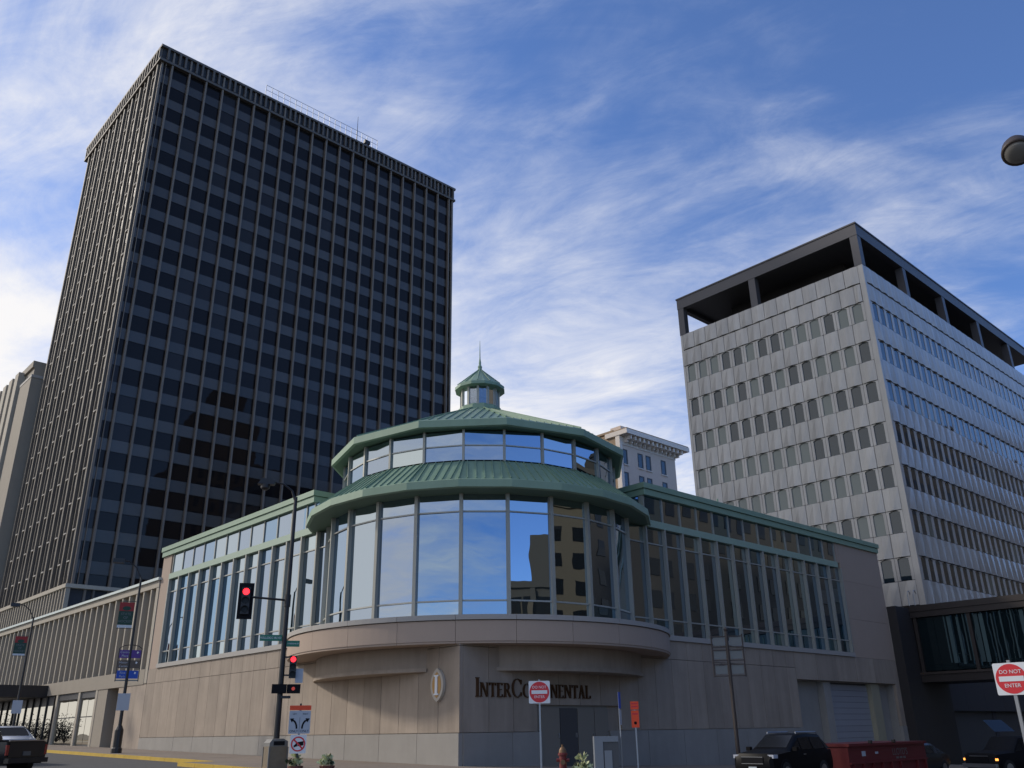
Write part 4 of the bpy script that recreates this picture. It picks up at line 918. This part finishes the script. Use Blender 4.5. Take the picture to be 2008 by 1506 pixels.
# lamp at the right edge, close to the camera
nl = thing('street_lamp', (11.75, 1.15, gz(11, 1)), 'dark street lamp with a round glass lens at the top right', 'street lamp')
part('pole', MB().tube([(11.75, 1.15, 0), (11.75, 1.15, 7.2), (11.7, 1.2, 7.6)], [0.10, 0.07, 0.06], 10), 'black_metal', nl)
LC = Vector((10.79, 2.24, 8.36)); toc = (Vector((0, 0, 1.7))-LC).normalized()
part('arm', MB().tube([(11.7, 1.2, 7.6), (11.45, 1.47, 7.92), (11.05, 1.93, 8.16), tuple(LC+Vector((0.05, -0.08, -0.06)))], [0.06, 0.055, 0.06, 0.10], 8), 'black_metal', nl)
ax = (Vector((0.0, 0.0, -1))*0.75+toc*0.8).normalized(); a1 = ax.cross(Vector((0, 0, 1))).normalized(); a2 = ax.cross(a1)
def turned(prof, c, n=24):
    b = MB(); i0 = 0
    for r_, d in prof: b.v += [tuple(c+ax*d+(a1*math.cos(2*math.pi*j/n)*1.0+a2*math.sin(2*math.pi*j/n)*1.0)*r_) for j in range(n)]
    for k in range(len(prof)-1):
        for j in range(n): a = k*n+j; q = k*n+(j+1) % n; b.f.append((a, q, q+n, a+n))
    b.f.append(tuple(range(n))); b.f.append(tuple((len(prof)-1)*n+j for j in range(n))); return b
hd = part('housing', turned([(0.05, -0.26), (0.11, -0.22), (0.165, -0.10), (0.185, 0.02), (0.185, 0.05), (0.16, 0.055)], LC), 'bronze_metal', nl, smooth=True)
part('lens', turned([(0.158, 0.045), (0.14, 0.075), (0.095, 0.10), (0.045, 0.108)], LC), 'lamp_lens', hd, smooth=True)

def post_sign(name, x, y, label, top, rad=0.03, col='grey_metal', off=0.0):
    z = gz(x, y); t = thing(name, (x, y, z), label, 'sign', rz=rot_to_cam(x, y, off)); lp('post', bx(-rad, 0.0, 0, rad, 2*rad, top), col, t); return t
def do_not_enter(x, y, zc, size, label, off=0.0, top_extra=0.05):
    t = post_sign('do_not_enter_sign', x, y, label, zc+size/2-gz(x, y)+top_extra, 0.03, 'grey_metal', off); zz = zc-gz(x, y)
    p = lp('plate', plate(size, size, zz, 0.002, 0.012, size*0.05), 'sign_white', t)
    lp('red_disc', disc(size*0.465, zz, 0.012, 0.016, 0, 40), 'sign_red', p); lp('white_bar', plate(size*0.74, size*0.16, zz, 0.016, 0.020), 'sign_white', p)
    txt('lettering', 'DO NOT', size*0.165, 'sign_white', p, (0, -0.018, zz+size*0.215)); txt('lettering', 'ENTER', size*0.165, 'sign_white', p, (0, -0.018, zz-size*0.215)); return t
do_not_enter(22.35, 22.9, 2.965, 0.74, 'red and white DO NOT ENTER sign in front of the bronze lettering')
do_not_enter(19.42, 6.56, 2.524, 0.60, 'larger DO NOT ENTER sign cut off by the right edge', -0.22)
# lane control signs at the corner
sx, sy = 18.0, 31.6; zg = gz(sx, sy)
t = post_sign('lane_sign', sx, sy, 'grey lane arrow sign with orange header above a no trucks sign', 2.72-zg+0.1, 0.035, 'black_metal')
lp('header', plate(0.80, 0.17, 2.665-zg, 0.002, 0.014), 'sign_orange', t)
pl = lp('arrow_plate', plate(0.80, 0.82, 2.15-zg, 0.002, 0.014, 0.04), 'sign_grey', t); lp('border', plate(0.012, 0.55, 2.05-zg, 0.0145, 0.017), 'sign_black', pl)
def curve_arrow(sgn):
    b = MB(); zz = 2.12-zg; pts = []
    for k in range(9): a = R(10*k); pts.append((sgn*(0.10+0.20*(1-math.cos(a))*0.9), -0.20+zz+0.30*math.sin(a)))
    w = 0.032
    for k in range(8):
        (x0, z0), (x1, z1) = pts[k], pts[k+1]; d = Vector((x1-x0, z1-z0)).normalized(); nx, nz = -d.y*w, d.x*w
        b.extr([(x0+nx, z0+nz), (x0-nx, z0-nz), (x1-nx, z1-nz), (x1+nx, z1+nz)], (0, 0, 0), (1, 0, 0), (0, 0, 1), (0, -1, 0), 0.015, 0.019+0.0002*k)
    x1, z1 = pts[-1]; d = Vector((sgn*0.85, 0.45)).normalized(); n_ = Vector((-d.y, d.x))
    e = Vector((x1, z1)); b.extr([tuple(e+n_*0.085), tuple(e-n_*0.085), tuple(e+d*0.14)], (0, 0, 0), (1, 0, 0), (0, 0, 1), (0, -1, 0), 0.015, 0.0195); return b
lp('arrow', curve_arrow(-1), 'sign_black', pl); lp('arrow', curve_arrow(1), 'sign_black', pl)
for sx_ in (-0.2, 0.2): txt('lettering', 'ONLY', 0.12, 'sign_black', pl, (sx_, -0.0155, 1.83-zg))
txt('lettering', 'LEFT', 0.07, 'sign_black', pl, (-0.2, -0.0155, 2.44-zg)); txt('lettering', 'RIGHT', 0.07, 'sign_black', pl, (0.2, -0.0155, 2.44-zg))
nt_ = lp('truck_plate', plate(0.60, 0.66, 1.38-zg, 0.002, 0.014, 0.04), 'sign_white', t); zz = 1.38-zg
lp('truck_symbol', MB().extr([(-0.02, zz-0.08), (0.20, zz-0.05), (0.20, zz+0.10), (-0.02, zz+0.07)], (0, 0, 0), (1, 0, 0), (0, 0, 1), (0, -1, 0), 0.015, 0.0175).extr([(-0.16, zz-0.12), (-0.03, zz-0.08), (-0.03, zz+0.04), (-0.08, zz+0.03), (-0.12, zz-0.03), (-0.16, zz-0.04)], (0, 0, 0), (1, 0, 0), (0, 0, 1), (0, -1, 0), 0.015, 0.0176), 'sign_black', nt_)
lp('red_ring', annulus(0.215, 0.265, zz, 0.018, 0.021), 'sign_red', nt_); lp('red_slash', MB().extr([(-0.19, zz+0.14), (-0.15, zz+0.185), (0.19, zz-0.145), (0.15, zz-0.185)], (0, 0, 0), (1, 0, 0), (0, 0, 1), (0, -1, 0), 0.0182, 0.0205), 'sign_red', nt_)
# orange detour plates
ox, oy = 25.4, 21.2; zg = gz(ox, oy)
t = post_sign('detour_sign', ox, oy, 'two small orange plates with black marks on a thin post', 2.64-zg, 0.025)
o1 = lp('plate', plate(0.29, 0.27, 2.50-zg, 0.002, 0.012), 'sign_orange', t); o2 = lp('plate', plate(0.27, 0.56, 2.05-zg, 0.002, 0.012), 'sign_orange', t)
lp('print', plate(0.22, 0.045, 2.56-zg, 0.0125, 0.015), 'sign_red', o1); lp('print', plate(0.22, 0.045, 2.46-zg, 0.0125, 0.015), 'sign_red', o1); lp('print', plate(0.20, 0.05, 2.22-zg, 0.0125, 0.015), 'sign_red', o2); lp('print', disc(0.055, 1.92-zg, 0.0125, 0.015, 0, 8), 'sign_black', o2)
# narrow blue and white sign seen edge on
ex, ey = 25.0, 21.55; zg = gz(ex, ey); t = post_sign('blade_sign', ex, ey, 'narrow blue and white sign seen almost edge on beside the orange plates', 2.96-zg, 0.02, 'grey_metal', R(76))
lp('plate', plate(0.30, 0.55, 2.68-zg, 0.002, 0.014), 'sign_blue', t); lp('plate', plate(0.30, 0.50, 2.12-zg, 0.002, 0.014), 'sign_pale', t)
# back of a direction sign frame
fx, fy = 31.4, 21.1; zg = gz(fx, fy)
t = thing('direction_sign_back', (fx, fy, zg), 'back of a six-panel direction sign in an iron frame on a black post', 'sign', rz=rot_to_cam(fx, fy, R(4)))
lp('post', MB().tube([(0, 0, 0), (0, 0, 5.4-zg)], [0.085, 0.06], 10), 'bronze_metal', t)
for s_ in (-1, 1): lp('frame_side', MB().tube([(s_*0.62, 0, 3.62-zg), (s_*0.62, 0, 5.28-zg)], 0.028, 6), 'bronze_metal', t)
for z_ in (3.66, 4.10, 4.26, 4.66, 4.78, 5.20): lp('frame_bar', bx(-0.62, -0.02, z_-zg-0.02, 0.62, 0.02, z_-zg+0.02), 'bronze_metal', t)
for z_ in (3.74, 4.32, 4.84):
    for s_ in (-1, 1): lp('panel_back', bx(min(s_*0.09, s_*0.56), 0.022, z_-zg, max(s_*0.09, s_*0.56), 0.05, z_-zg+0.33), 'sign_back', t)
lp('finial', MB().lathe([(0.06, 0), (0.09, 0.08), (0.0, 0.2)], (0, 0, 5.4-zg), 8), 'bronze_metal', t)
# litter bin, cabinet, hydrant
bx0, by0 = 17.95, 33.0; zg = gz(bx0, by0); lbp = Vector((17.86, 33.05, zg))
t = thing('litter_bin', tuple(lbp), 'brown pebbled litter bin with a grey hood beside the signal pole', 'bin', rz=rot_to_cam(lbp.x, lbp.y, R(18)))
lp('body', bx(-0.42, -0.42, 0, 0.42, 0.42, 0.86), 'bin_stone', t); lp('hood', MB().extr([(-0.42, 0.86), (0.42, 0.86), (0.42, 1.05), (0.2, 1.16), (-0.3, 1.14), (-0.42, 1.0)], (0, 0, 0), (1, 0, 0), (0, 0, 1), (0, -1, 0), -0.42, 0.42), 'bin_hood', t); lp('opening', bx(-0.24, -0.44, 0.90, 0.26, -0.421, 1.06), 'sign_black', t); t.scale = (0.86, 0.86, 0.92)
for k in range(4): lp('corner_rib', bx((-0.45, 0.39, -0.45, 0.39)[k], (-0.45, -0.45, 0.39, 0.39)[k], 0, (-0.39, 0.45, -0.39, 0.45)[k], (-0.39, -0.39, 0.45, 0.45)[k], 0.84), 'bin_hood', t)
cx_, cy2 = 24.55, 21.9; zg = gz(cx_, cy2)
t = thing('news_box', (cx_, cy2, zg), 'pale grey street cabinet with an open dark bay by the service doors', 'cabinet', rz=rot_to_cam(cx_, cy2, R(6)))
lp('side', bx(-0.42, -0.25, 0.12, -0.12, 0.25, 1.24), 'cabinet', t); lp('top', bx(-0.12, -0.25, 1.06, 0.42, 0.25, 1.24), 'cabinet', t); lp('bay', bx(-0.12, -0.20, 0.12, 0.42, 0.25, 1.06), 'door_dark', t); lp('door', bx(-0.08, -0.24, 0.15, 0.18, -0.20, 0.78), 'cabinet', t)
for s_ in (-0.36, 0.34): lp('foot', bx(s_-0.04, -0.2, 0, s_+0.04, 0.2, 0.12), 'black_metal', t)
hx, hy = 21.62, 21.15; zg = gz(hx, hy)
t = thing('fire_hydrant', (hx, hy, zg), 'dark red fire hydrant with a brass cap on the pavement', 'hydrant', rz=rot_to_cam(hx, hy))
lp('barrel', MB().lathe([(0.17, 0), (0.17, 0.06), (0.12, 0.08), (0.115, 0.62), (0.15, 0.64), (0.15, 0.70), (0.12, 0.72)], (0, 0, 0), 14), 'hydrant_red', t, smooth=False); lp('bonnet', MB().lathe([(0.125, 0.72), (0.11, 0.80), (0.07, 0.87), (0.035, 0.89), (0.035, 0.96)], (0, 0, 0), 14), 'brass', t)
for s_ in (-1, 1): lp('nozzle', MB().tube([(s_*0.10, 0, 0.50), (s_*0.21, 0, 0.50)], 0.055, 8), 'hydrant_red', t)
lp('nozzle', MB().tube([(0, -0.10, 0.44), (0, -0.22, 0.44)], 0.075, 10), 'brass', t)
# planters with pale ornamental cabbages
def planter(x, y, label, seed, sc=1.0):
    rr = random.Random(seed); zg = gz(x, y); t = thing('planter', (x, y, zg), label, 'planter', 'pale planted tubs at the corner'); 
    lp('tub', MB().lathe([(0.26*sc, -0.05), (0.27*sc, 0.06), (0.29*sc, 0.06), (0.29*sc, 0.12), (0.24*sc, 0.12), (0.23*sc, 0.08)], (0, 0, 0), 14), 'pot', t)
    for k in range(7):
        a = rr.uniform(0, 6.28); r_ = rr.uniform(0.02, 0.24)*sc; c = Vector((r_*math.cos(a), r_*math.sin(a), 0.14+rr.uniform(0, 0.10)*sc+(0.22*sc if k == 0 else 0)))
        if k == 0: c.x = c.y = 0
        b = MB()
        for q in range(34):
            th = rr.uniform(0, 6.28); ph = rr.uniform(0.1, 1.5); d = Vector((math.cos(th)*math.sin(ph), math.sin(th)*math.sin(ph), math.cos(ph))); u = d.orthogonal().normalized(); v = d.cross(u); s_ = rr.uniform(0.04, 0.075); p = c+d*rr.uniform(0.04, 0.14)*sc
            tw_ = rr.uniform(-0.6, 0.6); e = (d*0.6+v*tw_).normalized()
            b.quad(p-u*s_, p+u*s_, p+u*s_*0.7+e*s_*1.6, p-u*s_*0.7+e*s_*1.6)
        lp('leaf_head', b, 'leaf_pale' if k != 3 else 'leaf_dark', t)
    return t
planter(18.04, 31.75, 'low tub of pale ornamental cabbage left of the lane sign post', 1)
planter(19.05, 31.15, 'low tub of yellowish ornamental cabbage right of the lane sign post', 2)
planter(22.35, 21.0, 'taller tub of cream cabbages in front of the service doors', 3, 1.35)
# dark shrubs by the far entrance
for i, (x, y, s_) in enumerate(((23.4, 88.5, 1.0), (23.2, 91.5, 1.1), (23.5, 94.8, 0.95), (23.3, 98.2, 1.05))):
    rr = random.Random(40+i); t = thing('shrub', (x, y, gz(x, y)), ['dark bare shrub nearest the glass street front', 'second dark shrub along the canopy front', 'third dark shrub along the canopy front', 'farthest dark shrub under the canopy'][i], 'shrub', 'shrubs under the canopy')
    st_ = MB(); lf = MB()
    for k in range(16):
        d = Vector((rr.uniform(-0.6, 0.6), rr.uniform(-0.7, 0.7), 1.0)).normalized(); l = rr.uniform(1.2, 2.3)*s_; st_.tube([(0, 0, 0), tuple(d*l*0.5), tuple(d*l+Vector((rr.uniform(-0.2, 0.2), 0, 0)))], [0.03, 0.02, 0.008], 4)
        for q in range(34): p = d*l*rr.uniform(0.25, 1.05)+Vector((rr.gauss(0, 0.22), rr.gauss(0, 0.22), rr.gauss(0, 0.18))); u = Vector((rr.uniform(-1, 1), rr.uniform(-1, 1), rr.uniform(-1, 1))).normalized(); v = u.orthogonal().normalized(); w_ = rr.uniform(0.05, 0.10); lf.quad(p-u*w_, p-v*w_*0.5, p+u*w_, p+v*w_*0.5)
    lp('stems', st_, 'bark', t); lp('foliage', lf, 'shrub_dark', t, kind='stuff')

# ================================================================== vehicles
def car(name, loc, head, label, secs, cab, wheels, paint, r_wheel=0.34, wide=0.92):
    # secs: (x, w, zb, zbelt, zt, wt) front -> rear; cab=(i_cowl, i_roof0, i_roof1, i_tail)
    t = thing(name, loc, label, 'car', rz=head); n = 12; b = MB()
    for x, w, zb, zbelt, zt, wt in secs:
        half = [(w*0.88, zb), (w*0.985, zb+0.14), (w, (zb+zbelt)/2), (w*0.97, zbelt), (wt, max(zt-0.07, zbelt+0.005)), (wt*0.86, zt)]
        b.v += [(x, p, z) for p, z in half] + [(x, -p, z) for p, z in half[::-1]]
    for k in range(len(secs)-1):
        for j in range(n): a = k*n+j; q = k*n+(j+1) % n; b.f.append((a, a+n, q+n, q))
    b.f.append(tuple(range(n))); b.f.append(tuple((len(secs)-1)*n+j for j in range(n))[::-1])
    body = lp('body', b, paint, t, smooth=True); body.data.set_sharp_from_angle(angle=R(38))
    def pt(k, s_, f): x, w, zb, zbelt, zt, wt = secs[k]; return Vector((x, s_*(w*0.97*(1-f)+wt*f+0.012), zbelt*(1-f)+max(zt-0.07, zbelt)*f))
    c0, r0, r1, c1 = cab
    for s_ in (-1, 1):
        seg = list(range(c0, c1))
        for k in range(r0, r1):
            A, B, C, D = pt(k, s_, 0.10), pt(k+1, s_, 0.10), pt(k+1, s_, 0.90), pt(k, s_, 0.90); i_ = (B-A)*0.04; lp('window', MB().quad(A+i_, B-i_, D+(C-D)*0.96, D+(C-D)*0.04), 'car_glass', t)
        for k0, k1, up in ((c0, r0, 1), (r1, c1, 0)):
            A = pt(k0, s_, 0.10) if up else pt(k0, s_, 0.88); B = pt(k1, s_, 0.10); C = pt(k1, s_, 0.88) if up else pt(k0, s_, 0.10)
            lp('window', MB().tri(A*0.9+(B+C)*0.05, B*0.9+(A+C)*0.05, C*0.9+(A+B)*0.05), 'car_glass', t)
    def top(k, f): x, w, zb, zbelt, zt, wt = secs[k]; return Vector((x, f*wt*0.84, zt))
    for nm, k0, k1, sg in (('windscreen', c0, r0, 1), ('rear_window', r1, c1, -1)):
        A, B, C, D = top(k0, -1), top(k0, 1), top(k1, 1), top(k1, -1); nrm = (B-A).cross(C-A).normalized(); nrm = nrm if nrm.z > 0 else -nrm; o = nrm*0.012
        lp(nm, MB().quad(A+(D-A)*0.06+o, B+(C-B)*0.06+o, B+(C-B)*0.94+o, A+(D-A)*0.94+o), 'car_glass', t)
    for x in wheels:
        for s_ in (-1, 1):
            w = wide; wh = lp('wheel', MB().tube([(x, s_*(w-0.24), r_wheel), (x, s_*(w+0.005), r_wheel)], r_wheel, 20), 'rubber', t)
            lp('rim', MB().tube([(x, s_*(w+0.004), r_wheel), (x, s_*(w+0.014), r_wheel)], r_wheel*0.62, 14), 'chrome', wh)
            lp('arch', MB().tube([(x, s_*(w-0.3), r_wheel+0.03), (x, s_*(w-0.012), r_wheel+0.03)], r_wheel+0.08, 20), 'sign_black', wh)
    return t
SUVS = [(2.35, 0.72, 0.35, 0.80, 0.86, 0.60), (2.25, 0.84, 0.28, 0.95, 1.02, 0.72), (1.2, 0.92, 0.25, 1.05, 1.12, 0.80), (0.95, 0.92, 0.25, 1.06, 1.16, 0.80), (0.15, 0.92, 0.25, 1.06, 1.63, 0.70), (-0.75, 0.92, 0.25, 1.07, 1.68, 0.70), (-1.75, 0.92, 0.27, 1.08, 1.64, 0.68), (-2.2, 0.90, 0.30, 1.08, 1.12, 0.76), (-2.35, 0.84, 0.40, 0.95, 1.0, 0.70)]
sv = car('parked_car', (30.55, 18.6, gz(30.5, 18.6)-0.15), math.pi, 'black parked sport utility vehicle with clear headlights in front of the red skip', SUVS, (3, 4, 6, 7), (1.45, -1.40), 'black_paint', 0.36)
for s_ in (-1, 1):
    lp('headlight', bx(1.95, min(s_*0.60, s_*0.865), 0.86, 2.27, max(s_*0.60, s_*0.865), 0.98), 'clear_lamp', sv); lp('fog_light', bx(2.24, min(s_*0.62, s_*0.74), 0.50, 2.33, max(s_*0.62, s_*0.74), 0.60), 'clear_lamp', sv); lp('mirror', bx(0.75, min(s_*0.92, s_*1.10), 1.08, 0.92, max(s_*0.92, s_*1.10), 1.22), 'black_paint', sv); lp('roof_rail', MB().tube([(0.0, s_*0.62, 1.66), (0.0, s_*0.62, 1.72), (-1.6, s_*0.62, 1.72), (-1.7, s_*0.62, 1.65)], 0.018, 5), 'chrome', sv)
    lp('door_handle', bx(-0.05, min(s_*0.93, s_*0.955), 0.94, 0.12, max(s_*0.93, s_*0.955), 0.97), 'chrome', sv)
lp('grille', bx(2.28, -0.46, 0.68, 2.375, 0.46, 0.90), 'sign_black', sv); lp('grille_bar', bx(2.365, -0.46, 0.895, 2.385, 0.46, 0.91), 'grey_metal', sv); lp('grille_bar', bx(2.365, -0.46, 0.67, 2.385, 0.46, 0.69), 'chrome', sv); lp('number_plate', bx(2.36, -0.17, 0.44, 2.385, 0.17, 0.58), 'sign_pale', sv); sv.scale = (0.88, 0.94, 0.96)
TRK = [(2.6, 0.80, 0.45, 0.95, 1.0, 0.72), (2.5, 0.92, 0.40, 1.05, 1.12, 0.84), (1.35, 0.96, 0.38, 1.12, 1.20, 0.88), (1.15, 0.96, 0.38, 1.12, 1.24, 0.88), (0.5, 0.96, 0.38, 1.14, 1.84, 0.78), (-0.6, 0.96, 0.38, 1.14, 1.86, 0.78), (-1.0, 0.96, 0.38, 1.14, 1.80, 0.78), (-1.15, 0.96, 0.40, 1.14, 1.20, 0.86), (-2.8, 0.96, 0.45, 1.14, 1.18, 0.88)]
tk = car('approaching_truck', (51.0, 17.9, gz(51, 18)-0.15), math.pi-0.30, 'dark pickup truck with its yellow headlights lit under the footbridge', TRK, (3, 4, 6, 7), (1.75, -1.75), 'dull_paint', 0.40, 0.96)
for s_ in (-1, 1): lp('headlight', disc(0.14, 0, 0, 0.02, 0, 14), 'headlamp', tk); o_ = tk.children[-1]; o_.location = (2.645, s_*0.62, 0.82); o_.rotation_euler.z = R(90); lp('marker', bx(2.45, min(s_*0.86, s_*0.93), 0.78, 2.58, max(s_*0.86, s_*0.93), 0.88), 'marker_lamp', tk)
lp('grille', bx(2.52, -0.5, 0.72, 2.62, 0.5, 0.98), 'sign_black', tk); lp('grille_bar', bx(2.61, -0.52, 0.97, 2.635, 0.52, 1.0), 'chrome', tk); lp('bumper', bx(2.52, -0.92, 0.46, 2.74, 0.92, 0.64), 'chrome', tk)
SED = [(2.3, 0.70, 0.35, 0.62, 0.68, 0.6), (2.2, 0.82, 0.28, 0.75, 0.80, 0.7), (1.1, 0.90, 0.25, 0.90, 0.95, 0.78), (0.9, 0.90, 0.25, 0.90, 0.98, 0.78), (0.1, 0.90, 0.25, 0.92, 1.42, 0.62), (-0.6, 0.90, 0.25, 0.93, 1.43, 0.62), (-1.1, 0.90, 0.25, 0.94, 1.38, 0.62), (-1.8, 0.90, 0.28, 0.94, 1.02, 0.74), (-2.3, 0.82, 0.38, 0.86, 0.92, 0.70)]
sd = car('parked_sedan', (42.7, 19.45, gz(42.7, 19.45)-0.15), math.pi, 'dark sedan half hidden behind the end of the red skip', SED, (3, 4, 6, 7), (1.4, -1.4), 'dark_paint', 0.33, 0.90)
for s_ in (-1, 1): lp('headlight', bx(2.0, min(s_*0.5, s_*0.80), 0.62, 2.26, max(s_*0.5, s_*0.80), 0.74), 'clear_lamp', sd)
PUP = [(2.7, 0.80, 0.45, 0.95, 1.0, 0.72), (2.6, 0.92, 0.40, 1.05, 1.12, 0.84), (1.5, 0.96, 0.38, 1.12, 1.20, 0.88), (1.3, 0.96, 0.38, 1.12, 1.24, 0.88), (0.75, 0.96, 0.38, 1.14, 1.78, 0.78), (-0.1, 0.96, 0.38, 1.14, 1.80, 0.78), (-0.4, 0.96, 0.38, 1.14, 1.76, 0.78), (-0.55, 0.96, 0.40, 1.14, 1.20, 0.88), (-2.55, 0.96, 0.42, 1.16, 1.20, 0.90), (-2.62, 0.94, 0.50, 1.14, 1.18, 0.88)]
pu = car('dark_pickup', (8.70, 39.2, gz(9, 39)-0.15), R(120), 'dark pickup with a flat bed cover seen from behind at the left edge', PUP, (3, 4, 6, 7), (1.75, -1.65), 'dark_paint', 0.40, 0.96)
lp('bed_cover', bx(-2.60, -0.86, 1.195, -0.62, 0.86, 1.225), 'sign_black', pu); lp('tailgate', bx(-2.66, -0.80, 0.66, -2.62, 0.80, 1.12), 'dark_paint', pu); lp('tailgate_trim', bx(-2.67, -0.84, 1.185, -2.60, 0.84, 1.215), 'chrome', pu)
for s_ in (-1, 1): lp('tail_light', bx(-2.66, min(s_*0.81, s_*0.93), 0.72, -2.60, max(s_*0.81, s_*0.93), 1.06), 'tail_lamp', pu)
lp('number_plate', bx(-2.68, -0.17, 0.70, -2.661, 0.17, 0.84), 'sign_back', pu); lp('bumper', bx(-2.80, -0.90, 0.46, -2.60, 0.90, 0.62), 'black_metal', pu)
wc = car('white_sedan', (12.35, 49.6, gz(11, 49)-0.12), R(90), 'white car with a dark rear window just beyond the dark pickup', SED, (3, 4, 6, 7), (1.4, -1.4), 'white_paint', 0.33, 0.90)
for s_ in (-1, 1): lp('tail_light', bx(-2.34, min(s_*0.45, s_*0.80), 0.74, -2.22, max(s_*0.45, s_*0.80), 0.88), 'tail_lamp', wc)
lp('number_plate', bx(-2.35, -0.17, 0.58, -2.32, 0.17, 0.70), 'sign_back', wc); wc.scale = (1.0, 1.04, 1.16)
# red skip with ribs and lettering
dz = gz(37.3, 18.6)-0.15-0.12
t = thing('red_skip', (36.8, 18.6, dz), 'red steel rubbish skip with white lettering parked at the kerb', 'skip')
sk2 = lp('body', MB().extr([(-3.35, 1.42), (3.35, 1.42), (3.35, 0.35), (3.1, 0.14), (-3.1, 0.14), (-3.35, 0.35)], (0, 0, 0), (1, 0, 0), (0, 0, 1), (0, -1, 0), -1.05, 1.0), 'dumpster_red', t); lp('top_rail', bx(-3.4, -1.09, 1.42, 3.4, 1.09, 1.52), 'dumpster_red', t)
lp('load', bx(-3.2, -0.9, 1.40, 3.2, 0.9, 1.50), 'sign_black', t)
for k in range(9):
    if k in (6,): continue
    x = -3.1+0.775*k; lp('rib', bx(x-0.05, -1.085, 0.2, x+0.05, -1.0, 0.80), 'dumpster_red', t)
lp('side_rail', bx(-3.34, -1.075, 0.80, 3.34, -1.0, 0.86), 'dumpster_red', t)
for s_ in (-2.6, 2.6): lp('skid', bx(s_-0.2, -0.8, 0.0, s_+0.2, 0.8, 0.14), 'black_metal', t)
txt('lettering', "LLOYD'S", 0.36, 'sign_back', sk2, (0.95, -1.004, 1.15)); [lp('worn_print', bx(x_, -1.006, 0.90, x_+0.22, -1.0, 0.98), 'sign_back', sk2) for x_ in (0.55, 0.86, 1.17)]; lp('sticker', bx(-2.3, -1.006, 1.06, -2.0, -1.0, 1.24), 'sign_pale', sk2); lp('sticker', bx(-1.2, -1.006, 1.12, -0.95, -1.0, 1.2), 'sign_pale', sk2)
for x in (-1.6, 0.4): lp('hook', bx(x-0.06, -1.12, 1.5, x+0.06, -1.0, 1.62), 'black_metal', t)
